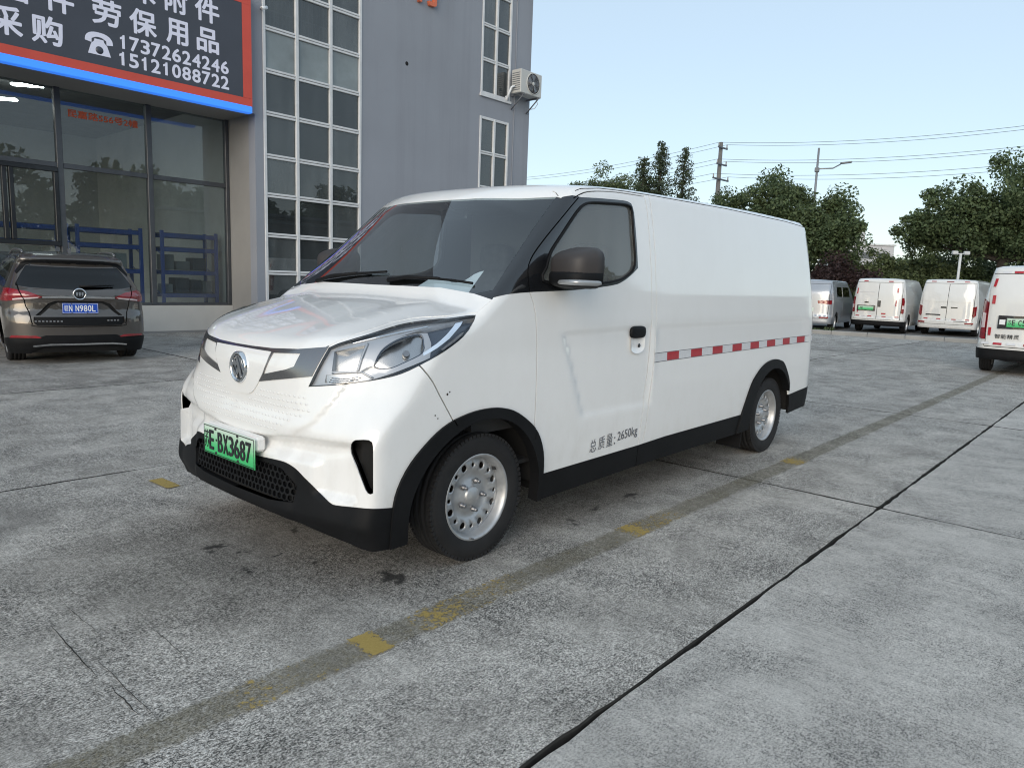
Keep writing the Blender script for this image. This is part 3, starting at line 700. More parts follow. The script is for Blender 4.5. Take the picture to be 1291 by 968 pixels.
SH = Sheet(S.wrap, S, DOM, [(UF + .008, -.45, .0145), (-.45, -.15, .02), (-.15, .5, .03), (.5, 1.5, .035), (1.5, 4.1, .05), (4.1, UR - .01, .04)], .018,
    [(None, open_f), (None, open_r), ('arch_f', arch_f), ('arch_r', arch_r),
     ('drl', rs(drl, .03)), ('refl', refl), ('facet', facet), ('turn', turn), ('hdark', rs(dark, .03)), ('hchrome', HLi), ('hedge', HL),
     ('vent', vent), ('grille', rs(grille)), ('lowb', rs(lowb)), ('insert', rs(insert)), ('trim', rs(trim, .03)), ('shield', shield),
     ('glass', glassd), ('pil', pil), ('sill_f', rs(sill_f)), ('sill_r', rs(sill_r)), ('rbump', rs(rbump)), ('tail', taill), ('reard', rs(reard)),
     ('bumper', rs(bumper)), ('fender', rs(fender)), ('door', doorp), ('side', rs(side))],
    seams=[seamF, seamD, seamB, seamB2, dtop, pseam, rs([(4.166, .49), (4.166, 1.81), (UR, 1.81)], .04, False)], default='rail')
i0 = np.array([S.wrap(np.array([q]))[0][:2] for q in EDGE])      # the shared edge in plan
i0[0, 1] = i0[-1, 1] = 0
TD = [tuple(q) for q in i0]
nH = len(rs(HOODL, .04, False)) - 1; nA = nH + len(rs(APIL, .04, False)) - 1
hoodz = TD[:nH + 1] + [(.042, -.5), (.030, -.25), (.026, 0)]
wtop = cr([(.462, 0), (.474, -.25), (.530, -.51), (.600, -.66), (.640, -.725)], .04)
A_in = [(x + .012, y + .030) for x, y in TD[nH:nA + 1]]
wsz = [(-.13, 0), (-.12, -.25), (-.05, -.55), (.05, -.74)] + A_in[1:-1] + [(.640, -.725)] + wtop[::-1]
frit = TD[nH:nA + 1] + wtop[::-1] + [(-.2, 0), (-.2, -.3), (.026, -.3), (.042, -.5)]
SHT = Sheet(S.top, S, TD, [(-.74, .75, .03), (.75, 4.3, .08)], .03,
    [('hood', hoodz), ('ws', rs(wsz, .05)), ('frit', [(.026, 0), (.030, -.25), (.042, -.5)] + TD[nH:nA + 1] + wtop[::-1])], default='roof',
    seams=[[(.648, -.73), (.66, -.70), (.66, -.68)]])
W_ = lambda *n: [(SH, SH.tris(*n))]
T_ = lambda *n: [(SHT, SHT.tris(*n))]
liner_n = [n for n in SH.names if n not in ('glass', 'drl', 'refl', 'facet', 'turn', 'hdark', 'hchrome', 'hedge', 'vent', 'grille')]
# dark inner shell seen through the panel gaps
SHX = SH.F[np.isin(SH.lab, [SH.names.index(n) for n in liner_n] + [-2])]
make_panel('inner_shell', [(SH, SHX), (SHT, SHT.F[np.isin(SHT.lab, [SHT.names.index('roof'), SHT.names.index('hood'), -2])])], M['gap'], VAN, off=-.014, flange=0)
make_panel('body', W_('rail') + T_('roof'), M['white'], VAN)
make_panel('front_bumper', W_('bumper'), M['white'], VAN, flange=.005)
make_panel('hood', T_('hood'), M['white'], VAN, off=.0015)
pair('fender', W_('fender'), M['white'], VAN)
doors = pair('front_door', W_('door'), M['white'], VAN)
pair('side_panel', W_('side'), M['white'], VAN)
make_panel('rear_door', W_('reard'), M['white'], VAN)
pair('tail_light', W_('tail'), M['tail_red'], VAN, off=.006)
make_panel('rear_bumper', W_('rbump'), M['black'], VAN, off=.004)
pair('sill_trim', W_('sill_f', 'sill_r'), M['black'], VAN, off=.003, flange=.03)
for n in ('arch_f', 'arch_r'): pair('wheel_arch_trim', W_(n), M['black'], VAN, off=.012, flange=.06)
make_panel('lower_bumper', W_('lowb'), M['black'], VAN, off=.004, flange=.05)
make_panel('grille_panel', W_('shield'), M['white'], VAN, off=.006)
pair('grille_insert', W_('insert'), M['white'], VAN, off=-.001)
make_panel('grille_trim', W_('trim'), M['dark_chrome'], VAN, off=.004)
make_panel('windscreen', T_('ws'), M['windscreen'], VAN, off=-.001, flange=0)
pair('windscreen_surround', T_('frit'), M['gloss_black'], VAN, off=-.002, flange=.02)
pair('window_surround', W_('pil'), M['gloss_black'], VAN, off=.001, flange=.02)
for o, d in zip(pair('door_window', W_('glass'), M['side_glass'], VAN, off=-.006, flange=0), doors): o.parent = d
# headlights: bezel, bowl, light guide and clear cover
for sd_ in ('near', 'far'):
    kw = dict(side=sd_)
    h = make_panel('headlight', W_('hedge'), M['gloss_black'], VAN, off=.001, flange=.07, **kw)
    make_panel('bezel', W_('hdark'), M['lamp_black'], h, off=-.034, flange=.03, **kw)
    make_panel('chrome_surround', W_('hchrome'), M['silver_bezel'], h, off=-.014, flange=.03, **kw)
    make_panel('reflector_bowl', W_('refl'), M['reflector'], h, flange=.0, offf=lambda U: -.024 - .060 * np.clip(1 - (((U[:, 0] + .412) / .115) ** 2 + ((U[:, 1] - 1.02) / .085) ** 2), 0, 1) - .0025 * np.sin(U[:, 0] * 260), **kw)
    make_panel('light_guide', W_('drl'), M['drl'], h, off=-.016, flange=.02, **kw)
    make_panel('turn_signal', W_('facet'), M['reflector'], h, flange=.0, offf=lambda U: -.024 - .030 * np.abs(((U[:, 0] - .35 * U[:, 1]) * 9) % 1 - .5) * 2, **kw)
    make_panel('position_lamp', W_('turn'), M['reflector'], h, flange=.02, offf=lambda U: -.022 + .006 * np.sin(U[:, 1] * 420), **kw)
    P0 = S.wrap(np.array([[-.40, 1.03]]))[0]; n0 = S.normal(P0[None])[0]; fl = np.array([1, 1 if sd_ == 'near' else -1, 1])
    MB().tube([(P0 - n0 * .08) * fl, (P0 - n0 * .05) * fl], [.017, .014], 12).build('bulb', M['facet'], h)
    RB = S.wrap(np.array(refl + refl[:1])); RB = (RB + S.normal(RB) * -.022) * fl; MB().tube(RB, .006, 6, False).build('bowl_rim', M['lamp_black'], h)
    for pts_, r_ in (([(-.553, 1.056), (-.575, .99), (-.588, .935)], .006), ([(-.69, .925), (-.588, .935), (-.53, .915)], .005), ([(-.69, .905), (-.575, .912)], .0025), ([(-.695, .896), (-.585, .903)], .0025), ([(-.70, .887), (-.60, .894)], .0025), ([(-.62, 1.052), (-.53, 1.078), (-.42, 1.106), (-.30, 1.132)], .004)):
        Q = S.wrap(np.array(cr(pts_, .015))); Q = (Q + S.normal(Q) * -.011) * fl; MB().tube(Q, r_, 6).build('bezel_rib', M['chrome'] if r_ < .005 else M['silver_bezel'], h)
    make_panel('lens_cover', W_('drl', 'refl', 'facet', 'turn', 'hdark', 'hchrome'), M['lens'], h, off=.001, flange=0, **kw)
# bumper openings
pair('air_vent', W_('vent'), M['gap'], VAN, off=-.055, flange=-.0515, offdir=np.array([-.82, -.57, 0.]))
make_panel('lower_grille', W_('grille'), M['gap'], VAN, off=-.03, flange=-.032)
def hexmesh(shape, poly, r, name, parent, off, mt, t_=.72, depth=.012):
    Q = np.array(poly); lo, hi = Q.min(0), Q.max(0); rings = []
    row = 0; v = lo[1]
    while v < hi[1] + r:
        u = lo[0] + (r * .866 if row % 2 else 0)
        while u < hi[0] + r: rings.append((u, v)); u += r * 1.732
        v += r * 1.5; row += 1
    C_ = np.array(rings); C_ = C_[inpoly(C_, poly)]; an = np.radians(30 + 60 * np.arange(6))
    cs = np.stack([np.cos(an), np.sin(an)], 1)
    U = (C_[:, None, None, :] + np.stack([cs * r, cs * r * t_])[None]).reshape(-1, 2)      # cell, ring(outer, inner), 6
    P = shape.wrap(U); Nn = shape.normal(P); k = len(C_)
    top_ = (P + Nn * off).reshape(k, 2, 6, 3); bot = (P + Nn * (off - depth)).reshape(k, 2, 6, 3)
    V = np.stack([top_, bot], 1).reshape(-1, 3); F = []
    for i in range(k):
        b = i * 24
        for j in range(6):
            q = (j + 1) % 6
            F += [(b + j, b + q, b + 6 + q, b + 6 + j), (b + 6 + j, b + 6 + q, b + 18 + q, b + 18 + j)]
    for sg in ('near',):
        me = bpy.data.meshes.new(name); fl = np.array([1, -1, 1.])
        me.from_pydata(np.vstack([V, V * fl]).tolist(), [], F + [tuple(i + len(V) for i in f[::-1]) for f in F]); me.materials.append(mt)
        o = link(name, me, parent); o['kind'] = 'stuff'; return o
hexmesh(S, inset(rs([(UF - .02, .495)] + grille[1:-1] + [(UF - .02, .335)]), .010), .0185, 'honeycomb_mesh', VAN, -.006, M['black'])
# row pattern of small pimples pressed into the closed upper grille
pts = []
for r_ in range(7):
    zz = .655 + .026 * r_
    for k in range(40):
        u = UF + .014 + .026 * k + (.013 if r_ % 2 else 0); ulim = -.778 + .02 * (r_ - 3)
        if u < ulim - .03 * abs(r_ - 4) and not inpoly(np.array([[u, zz]]), inset(shield, -.02))[0] and not inpoly(np.array([[u, zz]]), rs(trim))[0]: pts.append((u, zz))
pts = np.array(pts); hexa = np.array([(-.0085, 0), (-.0035, .005), (.0035, .005), (.0085, 0), (.0035, -.005), (-.0035, -.005)])
U = (pts[:, None] + hexa[None]).reshape(-1, 2); P = S.wrap(U); Nn = S.normal(P); Pt = P + Nn * .0005; Cn = S.wrap(pts); Ct = Cn + S.normal(Cn) * .0032
V = np.vstack([Pt, Ct]); F = [(i * 6 + j, i * 6 + (j + 1) % 6, 6 * len(pts) + i) for i in range(len(pts)) for j in range(6)]
me = bpy.data.meshes.new('embossed_pattern'); fl = np.array([1, -1, 1.])
me.from_pydata(np.vstack([V, V * fl]).tolist(), [], F + [tuple(i + len(V) for i in f[::-1]) for f in F]); me.materials.append(M['white'])
o = link('embossed_pattern', me, VAN); o['kind'] = 'stuff'

# ---- number plate, emblem
def ray_x(shape, y, z, front=True):
    return shape.first([[-8 if front else 8, y, z]], [[1 if front else -1, 0, 0.]], 0, 16, 1200)[0]
PX = -.812
def plate_obj(parent, loc, right, mt, w, h, chars, ink, edge=None, bolts=True, depth=.004):
    """flat number plate: panel, edge, lettering, bolts; loc is the centre, right is the reading direction"""
    right = np.array(right, float); up = np.array([0, 0, 1.]); nrm = np.cross(right, up); Rm = np.stack([right, up, nrm], 1)
    me = MB(); me.box((0, 0, 0), (w, h, depth), .002)
    b = MB(); V = np.array(me.v) @ np.stack([[1, 0, 0], [0, 0, 1], [0, -1, 0]]).astype(float)
    o = MB(); o.v = [tuple(q) for q in V]; o.f = me.f; o.m = me.m; o.sm = me.sm
    o = o.build('number_plate', mt, parent); ang = math.atan2(right[1], right[0]); o.location = loc; o.rotation_euler = (0, 0, ang)
    fr = MB(); t_ = .004
    for sgn in (-1, 1):
        fr.box((0, -depth / 2 - .0006, sgn * (h / 2 - .006)), (w - .008, .001, t_)); fr.box((sgn * (w / 2 - .006), -depth / 2 - .0005, 0), (t_, .001, h - .016))
    fr.build('plate_border', edge or ink, o)
    for body, x0, x1, z0, z1 in chars:
        text('lettering', body, (x0, -depth / 2 - .0004, z0), (1, 0, 0), (0, 0, 1), x1 - x0, z1 - z0, ink, o, .0016, fat=.0 if ord(body) > 255 else .022)
    if bolts:
        for x in (-.116 * w / .48, .092 * w / .48):
            for z in (-h / 2 + .012, h / 2 - .012):
                MB().lathe([(0, -.006), (.006, -.005), (.0075, 0)], 'y', (x, -depth / 2, z), 10).build('bolt', M['ink'], o)
    return o
box('plate_bracket', (PX + .034, -.012, .575), (.050, .47, .07), M['white'], VAN, .012)
plate_obj(VAN, (PX, -.012, .535), (0, -1, 0), M['green_plate'], .48, .14,
          [('苏', -.228, -.184, -.042, .044), ('E', -.177, -.138, -.045, .045)] +
          [(c, -.093 + .052 * i, -.093 + .052 * i + .043, -.045, .045) for i, c in enumerate('BX3687')], M['ink'])
MB().lathe([(0, -.003), (.006, -.002), (.006, 0)], 'x', (PX - .002, .100, .54), 10).build('plate_dot', M['ink'], VAN)
ex = ray_x(S, 0, .90)[0] - .008; EZ = .895
em = MB().lathe([(.058, .004), (.060, -.006), (.066, -.012), (.073, -.006), (.074, .006)], 'x', (ex, -.008, EZ), 36).build('emblem', M['chrome'], VAN)
MB().lathe([(0, -.002), (.058, -.001)], 'x', (ex, -.008, EZ), 36).build('emblem_field', M['gloss_black'], em)
def eprism(poly): return MB().prism([(-a * .058, b * .058) for a, b in poly], -.008, .0, (1, 2, 0), (ex - .001, -.008, EZ))
# three slanting blades inside the ring
for pg in ([(-.95, .10), (-.42, .72), (-.02, .24), (-.30, -.05), (-.50, .20), (-.68, .02), (-.10, -.62), (-.32, -.90)],
           [(-.30, .86), (.0, .95), (.72, -.60), (.45, -.82), (.20, -.28)],
           [(.18, .90), (.55, .78), (.95, .05), (.90, -.32), (.62, .10)],
           [(-.22, -.30), (.05, .0), (.22, -.35), (.0, -.62)]):
    eprism(pg).build('emblem_blade', M['chrome'], em)

# ---- tyres and steel rims
def disc_holes(r0, r1, holes, prof, n=72):
    """annulus with round holes; prof(r) gives the depth"""
    polys = [circ(0, 0, r1, n)] + ([circ(0, 0, r0, n // 2)] if r0 > 0 else []) + [circ(x, y, q, 14) for x, y, q in holes]
    vin, ein = [], []
    for rr in np.linspace(r0, r1, 7)[1:-1]:
        for q in circ(0, 0, rr, n):
            if all((q[0] - x) ** 2 + (q[1] - y) ** 2 > (h * 1.12) ** 2 for x, y, h in holes): vin.append(Vector(q))
    for p in polys:
        k = len(vin); vin += [Vector(q) for q in p]; ein += [(k + i, k + (i + 1) % len(p)) for i in range(len(p))]
    r = delaunay_2d_cdt(vin, ein, [], 0, 1e-6); U = np.array([tuple(q) for q in r[0]]); F = np.array([f for f in r[2]])
    c = U[F].mean(1); ok = inpoly(c, polys[0])
    for p in polys[1:]: ok &= ~inpoly(c, p)
    F = F[ok]; R_ = np.hypot(U[:, 0], U[:, 1])
    V = np.stack([U[:, 0], prof(R_), U[:, 1]], 1)
    mb = MB(); mb.add(V, F.tolist(), True)
    for x, y, q in holes:      # pressed rims of the holes
        P = np.array(circ(x, y, q, 14)); d = prof(np.hypot(P[:, 0], P[:, 1]))
        A = np.stack([P[:, 0], d, P[:, 1]], 1); B = A + [0, .008, 0]; n_ = 14
        mb.add(np.vstack([A, B]), [(i, (i + 1) % n_, n_ + (i + 1) % n_, n_ + i) for i in range(n_)], True)
    return mb
def make_wheel(parent, loc, R_=.31, rr=.205, wd=.19, flip=False, detail=True, rot=0.):
    """outer face towards -y"""
    w_ = bpy.data.objects.new('wheel', None); COL.objects.link(w_); w_.parent = parent; w_.location = loc; w_.empty_display_size = .1
    w_.rotation_euler = (0, rot, math.pi if flip else 0)
    h = wd / 2; ty = MB()
    prof = [(rr - .012, -h * .72), (rr + .004, -h * .90), (rr + .018, -h * .98), (rr + .035, -h), ((rr + R_) / 2, -h * 1.03), (R_ - .03, -h * .99), (R_ - .016, -h * .94), (R_ - .006, -h * .84), (R_, -h * .70)]
    for g in (-.42, 0, .42): prof += [(R_ + .001, (g - .07) * h), (R_ - .009, (g - .05) * h), (R_ - .009, (g + .05) * h), (R_ + .001, (g + .07) * h)]
    prof += [(R_, h * .70), (R_ - .006, h * .84), (R_ - .016, h * .94), ((rr + R_) / 2, h), (rr, h * .8)]
    ty.lathe(prof, 'y', n=64 if detail else 24)
    t_ = ty.build('tyre', M['tyre'], w_)
    if detail:
        tb = MB()           # shoulder tread blocks
        for i in range(72):
            a = 2 * math.pi * i / 72; ca, sa = math.cos(a), math.sin(a)
            Rm = np.array([[ca, 0, -sa], [0, 1, 0], [sa, 0, ca]])
            for sg in (-1, 1): tb.box(((R_ - .0085) * ca, sg * h * .80, (R_ - .0085) * sa), (.018, h * .30, .019), 0, Rm)
        o = tb.build('tread_block', M['tyre'], t_, False, False); o['kind'] = 'stuff'
    ri = MB().lathe([(rr + .006, -h * .86), (rr + .008, -h * .90), (rr + .001, -h * .93), (rr - .007, -h * .88), (rr - .012, -h * .74), (rr - .018, -h * .58), (rr - .021, -h * .2), (rr - .030, h * .1), (rr - .022, h * .8), (rr, h * .9)], 'y', n=64 if detail else 24)
    rim = ri.build('rim', M['rim'], w_)
    if not detail:
        MB().lathe([(0, -h * .40), (.05, -h * .45), (.06, -h * .30), (.11, -h * .22), (rr - .03, -h * .5), (rr - .018, -h * .5)], 'y', n=24).build('wheel_disc', M['rim'], w_); return w_
    holes = []
    for i in range(16):
        a = 2 * math.pi * i / 16; q = .0180 if i % 2 == 0 else .0115; holes.append((.151 * math.cos(a), .151 * math.sin(a), q))
    dp = spl([(0, -.42), (.055, -.42), (.066, -.30), (.10, -.12), (.125, -.30), (.135, -.46), (.151, -.46), (.168, -.42), (rr - .018, -.30)])
    dk = disc_holes(.048, rr - .019, holes, lambda r: dp(r) * h).build('wheel_disc', M['rim'], w_)
    MB().lathe([(0, h * .25), (rr - .02, h * .25)], 'y', n=32).build('brake_drum', M['hub'], w_)
    MB().lathe([(0, -h * .62), (.022, -h * .62), (.027, -h * .57), (.040, -h * .55), (.044, -h * .50), (.052, -h * .34)], 'y', n=28).build('hub_cap', M['rim'], w_)
    for i in range(5):
        a = 2 * math.pi * i / 5 + .3
        MB().lathe([(0, -h * .70), (.0075, -h * .70), (.0105, -h * .64), (.0105, -h * .46), (.015, -h * .42), (.015, -h * .34)], 'y', (.073 * math.cos(a), 0, .073 * math.sin(a)), 6).build('lug_nut', M['nut'], w_)
    for k, a in enumerate((-1.35,)):
        box('balance_weight', ((rr - .006) * math.cos(a), -h * .92, (rr - .006) * math.sin(a)), (.03, .006, .008), M['nut'], w_, .002)
    return w_
for x, rt in ((0, .4), (3.378, 1.1)):
    for sg in (-1, 1):
        make_wheel(VAN, (x + .008, sg * .752, .307), .307, .205, .168, flip=sg > 0, rot=rt)
# wheel wells, floor pan, axles
for (cx_, cz_), nm in ((AF, 1), (AR, 2)):
    for sg in (-1, 1):
        mb = MB(); prof = [(.435, sg * .87), (.435, sg * .50), (.0, sg * .50)]
        for i in range(20):
            a0, a1 = math.pi * i / 20, math.pi * (i + 1) / 20
            for (r0, h0), (r1, h1) in zip(prof, prof[1:]):
                mb.add([(cx_ + r0 * math.cos(a0), h0, cz_ + r0 * math.sin(a0)), (cx_ + r0 * math.cos(a1), h0, cz_ + r0 * math.sin(a1)), (cx_ + r1 * math.cos(a1), h1, cz_ + r1 * math.sin(a1)), (cx_ + r1 * math.cos(a0), h1, cz_ + r1 * math.sin(a0))], [(0, 1, 2, 3)], True)
        mb.build('wheel_well', M['gap'], VAN)
up_ = MB().box((1.70, 0, .285), (2.45, 1.66, .10), .02).box((-.50, 0, .30), (.24, 1.2, .06), .02).box((4.0, 0, .36), (.5, 1.4, .1), .02).box((1.7, 0, .31), (4.4, .9, .12), .02)  # main pan shaped low and wide to deepen the shade under the van
up_.build('underbody', M['gap'], VAN)
mb = MB().tube([(0, -.62, .31), (0, .62, .31)], .045, 8).tube([(3.378, -.62, .31), (3.378, .62, .31)], .05, 8); mb.build('axle', M['hub'], VAN)
for sg in (-1, 1): box('mud_flap', (2.92, sg * .74, .235), (.012, .20, .26), M['black'], VAN, .003, roty(.12))

# ---- side window frame, mirror, handle, tape, lettering
def superq(c, r, n=24, e=.55, rotm=None, cut=None):
    V, F = [], []
    for i in range(n // 2 + 1):
        p = -math.pi / 2 + math.pi * i / (n // 2)
        for j in range(n):
            t_ = 2 * math.pi * j / n
            f = lambda q: math.copysign(abs(q) ** e, q)
            V.append((r[0] * f(math.cos(p)) * f(math.cos(t_)), r[1] * f(math.cos(p)) * f(math.sin(t_)), r[2] * f(math.sin(p))))
    for i in range(n // 2):
        for j in range(n): F.append((i * n + j, i * n + (j + 1) % n, (i + 1) * n + (j + 1) % n, (i + 1) * n + j))
    V = np.array(V)
    if cut: V = cut(V)
    if rotm is not None: V = V @ rotm.T
    return V + np.array(c), F
M['mirror_shell'] = mat('brown_grey_mirror_shell', (.042, .037, .036), .55, 0, 0, .1)
for sg in (-1, 1):
    mr = bpy.data.objects.new('wing_mirror', None); COL.objects.link(mr); mr.parent = VAN; mr.location = (.505, sg * 1.0, 1.39); mr.rotation_euler = (0, 0, sg * .30)
    def cutm(V):
        V = V.copy(); k = V[:, 0] > .045; V[k, 0] = .045                    # flat back where the glass sits
        V[:, 2] *= 1 - .30 * np.clip((-V[:, 0] + .0) / .12, 0, 1) * (V[:, 2] > 0)   # lower towards the arm
        return V
    V, F = superq((0, 0, .022), (.125, .135, .093), 28, .60, None, cutm)
    MB().add(V, F, True).build('mirror_shell', M['mirror_shell'], mr)
    V, F = superq((-.004, 0, -.032), (.128, .136, .055), 28, .6, None, cutm)
    MB().add(V, F, True).build('mirror_base', M['black'], mr)
    V, F = superq((-.040, sg * .055, -.056), (.095, .090, .016), 24, .55)
    MB().add(V, F, True).build('turn_indicator', M['silver_bezel'], mr)
    box('mirror_glass', (.047, 0, .015), (.004, .225, .145), M['chrome'], mr, .002)
    V, F = superq((.02, -sg * .155, -.062), (.055, .075, .030), 16, .6)
    MB().add(V, F, True).build('mirror_arm', M['black'], mr)
    # rubber channel round the door glass
    gl_ = np.array(cr([(.40, 1.335), (.43, 1.40), (.47, 1.475), (.55, 1.552), (.713, 1.698), (.783, 1.742), (.851, 1.76), (1.0, 1.772), (1.15, 1.781), (1.217, 1.779), (1.245, 1.755), (1.247, 1.625), (1.245, 1.443), (1.16, 1.381), (1.082, 1.357), (.949, 1.339), (.7, 1.327)], .03, True))
    P = S.wrap(gl_); P = P + S.normal(P) * .004; P[:, 1] *= -sg; P = np.vstack([P, P[:1]])
    MB().tube(P, .007, 6, False).build('window_seal', M['black'], doors[0 if sg < 0 else 1])
def on_side(u, z, off=0.):
    P = S.wrap(np.array([[u, z]])); return (P + S.normal(P) * off)[0]
for o, sg in zip(doors, (-1, 1)):
    U = np.array(cr([(1.19, 1.018), (1.192, .965), (1.215, .942), (1.265, .932), (1.315, .942), (1.342, .966), (1.346, 1.02), (1.344, 1.05), (1.318, 1.082), (1.258, 1.096), (1.205, 1.085), (1.182, 1.055)], .02, True))
    c_ = np.array([1.265, 1.012]); rings = []
    for k, d in ((1.0, .0025), (.86, -.004), (.55, -.010), (.0, -.011)):
        P = S.wrap(c_ + (U - c_) * k); rings.append(P + S.normal(P) * (d + .0105))
    V = np.vstack(rings); n_ = len(U); F = [(i * n_ + j, i * n_ + (j + 1) % n_, (i + 1) * n_ + (j + 1) % n_, (i + 1) * n_ + j) for i in range(3) for j in range(n_)]
    V[:, 1] *= -sg
    hc = MB().add(V, F, True).build('handle_cup', M['white'], o)
    P = on_side(1.265, 1.058, .012); V, F = superq((P[0], P[1] * -sg, P[2]), (.080, .016, .036), 20, .6)
    MB().add(V, F, True).build('door_handle', M['black'], hc)
    P = on_side(1.295, .978, .004); MB().lathe([(0, sg * .004), (.010, sg * .004), (.013, 0)], 'y', (P[0], P[1] * -sg, P[2]), 14).build('key_lock', M['gloss_black'], hc)
edges = [1.463, 1.625, 1.774, 1.935, 2.088, 2.243, 2.397, 2.555, 2.711, 2.863, 3.02, 3.172, 3.335, 3.49, 3.639, 3.79, 3.942, 4.09]
for sg in (-1, 1):
    for k in range(17):
        x0, x1 = edges[k] + .001, edges[k + 1] - .001; zb = lambda x: .870 + .0092 * (x - 1.46)
        U = np.array([(x0, zb(x0)), (x1, zb(x1)), (x1, zb(x1) + .050), (x0, zb(x0) + .050)]); P = S.wrap(U); P = P + S.normal(P) * .0018; Q = P - S.normal(P) * .0016
        V = np.vstack([P, Q]); V[:, 1] *= -sg
        MB().add(V, [(0, 1, 2, 3), (0, 1, 5, 4), (1, 2, 6, 5), (2, 3, 7, 6), (3, 0, 4, 7)]).build('reflective_tape', M['red_tape' if k % 2 else 'white_tape'], VAN)
    xs_ = np.linspace(1.462, 4.09, 30)
    for dz in (-.0022, .0522):
        P = S.wrap(np.stack([xs_, .870 + .0092 * (xs_ - 1.46) + dz], 1)); P = P + S.normal(P) * .0012; P[:, 1] *= -sg
        MB().tube(P, .0016, 4, False).build('tape_edge', M['grey_ink'], VAN)
for k, (c, a, b) in enumerate((('总', .832, .895), ('质', .915, .976), ('量', .993, 1.054), (':', 1.072, 1.082), ('2650kg', 1.105, 1.318))):
    z0 = .400 + .105 * (a - .83) * .6
    p = on_side((a + b) / 2, z0 + .035, .0022)
    text('lettering', c, (a, p[1], z0 if k != 4 else z0 - .004), (1, 0, .06), (0, .0, 1), b - a, .072 if k < 3 else (.045 if k == 3 else .070), M['grey_ink'], VAN, .001, -.004 if k < 3 else 0.)
# roof gutter line and small paint chips
for sg in (-1, 1):
    P = S.wrap(np.array([q for q in rs(ROOFL, .06, False) if .72 < q[0] < 4.1])); P = P + S.normal(P) * -.001; P[:, 1] *= -sg
    MB().tube(P, .003, 5, False).build('gutter_seal', M['gap'], VAN)
P = on_side(-.235, .832, .001); 
for dx, dz, r_ in ((0, 0, .006), (.012, .009, .004), (-.058, -.085, .004), (-.045, -.10, .0035)):
    p_ = on_side(-.235 + dx, .835 + dz, .0012); MB().lathe([(0, -.0006), (r_, 0)], 'y', tuple(p_), 7).build('paint_chip', M['hub'], VAN)

# ---- wipers, cowl, cabin
def ws_pt(x, y, off=.0):
    P = S.top(np.array([[x, y]])); return (P + S.normal(P) * off)[0]
for y0, y1, x1_ in ((-.10, -.66, .085), (.56, .02, .07)):
    wp = bpy.data.objects.new('wiper', None); COL.objects.link(wp); wp.parent = VAN; wp.location = (0, 0, 0)
    a = ws_pt(.045, y0, .012); b = ws_pt(.075, (y0 * .35 + y1 * .65), .014)
    MB().tube([a, a * .6 + b * .4 + [0, 0, .012], b], [.012, .010, .006], 8).build('wiper_arm', M['black'], wp)
    ts = np.linspace(0, 1, 9); P = np.array([ws_pt(.055 + .03 * t_, y0 * .95 + (y1 - y0) * 1.05 * t_, .010) for t_ in ts])
    MB().tube(P, .007, 6).build('wiper_blade', M['black'], wp)
mb = MB().prism([(-.02, 1.02), (.02, 1.215), (.20, 1.245), (.62, 1.20), (.66, 1.02), (.62, .60), (.0, .60)], -.78, .78, (0, 2, 1))
mb.build('dashboard', M['dash'], VAN)
mb = MB().box((.56, -.40, 1.235), (.20, .42, .07), .03); mb.build('instrument_hood', M['dash'], VAN)
th = np.linspace(0, 2 * math.pi, 29); cs = np.stack([.05 * np.sin(th) * 0 + .085 * np.sin(th), .185 * np.cos(th), .165 * np.sin(th)], 1)
mb = MB().tube(np.array([.70, -.40, 1.17]) + cs, .016, 8, False).box((.69, -.40, 1.165), (.05, .14, .10), .02, roty(-.47)).box((.69, -.40, 1.165), (.02, .36, .03), .008, roty(-.47)); mb.build('steering_wheel', M['gloss_black'], VAN)
for y in (-.40, .40):
    st = bpy.data.objects.new('seat', None); COL.objects.link(st); st.parent = VAN; st.location = (1.05, y, .62)
    V, F = superq((0, 0, .10), (.25, .24, .10), 20, .5); MB().add(V, F, True).build('cushion', M['seat'], st)
    V, F = superq((.27, 0, .44), (.075, .24, .34), 20, .5, roty(.18)); MB().add(V, F, True).build('backrest', M['seat'], st)
    V, F = superq((.345, 0, .86), (.055, .13, .10), 18, .5, roty(.12)); MB().add(V, F, True).build('headrest', M['seat'], st)
box('partition', (1.50, 0, 1.10), (.02, 1.50, 1.40), M['bulkhead'], VAN)
box('cabin_floor', (.85, 0, .42), (1.4, 1.6, .02), M['dash'], VAN)
box('headlining', (1.07, 0, 1.80), (.80, 1.34, .015), M['bulkhead'], VAN, .004)
P = ws_pt(.47, 0, -.04); mb = MB().box((.60, .0, 1.70), (.02, .22, .065), .01, roty(.25)).tube([(.60, 0, 1.72), (.52, 0, 1.765)], .008, 6); mb.build('rear_view_mirror', M['gloss_black'], VAN)
n_ = 13; V = []
for dz in (0, .0015):
    for k in range(n_):
        f = k / (n_ - 1); V += [(.265 + .02 * math.sin(f * 5) + dz, -.47 + .42 * f, 1.262), (.375 + dz, -.47 + .42 * f, 1.322 + .012 * math.sin(f * 9) + .055 * max(0, .30 - f) / .30)]
F = [(2 * i, 2 * i + 2, 2 * i + 3, 2 * i + 1) for i in range(n_ - 1)] + [(2 * (n_ + i), 2 * (n_ + i) + 2, 2 * (n_ + i) + 3, 2 * (n_ + i) + 1) for i in range(n_ - 1)]
o = MB().add(V, F).build('paper_sheet', M['paper']); o.location = (2.38, 3.135, 0)
tag(o, 'curled white paper lying on the dashboard behind the windscreen of the front van', 'paper')
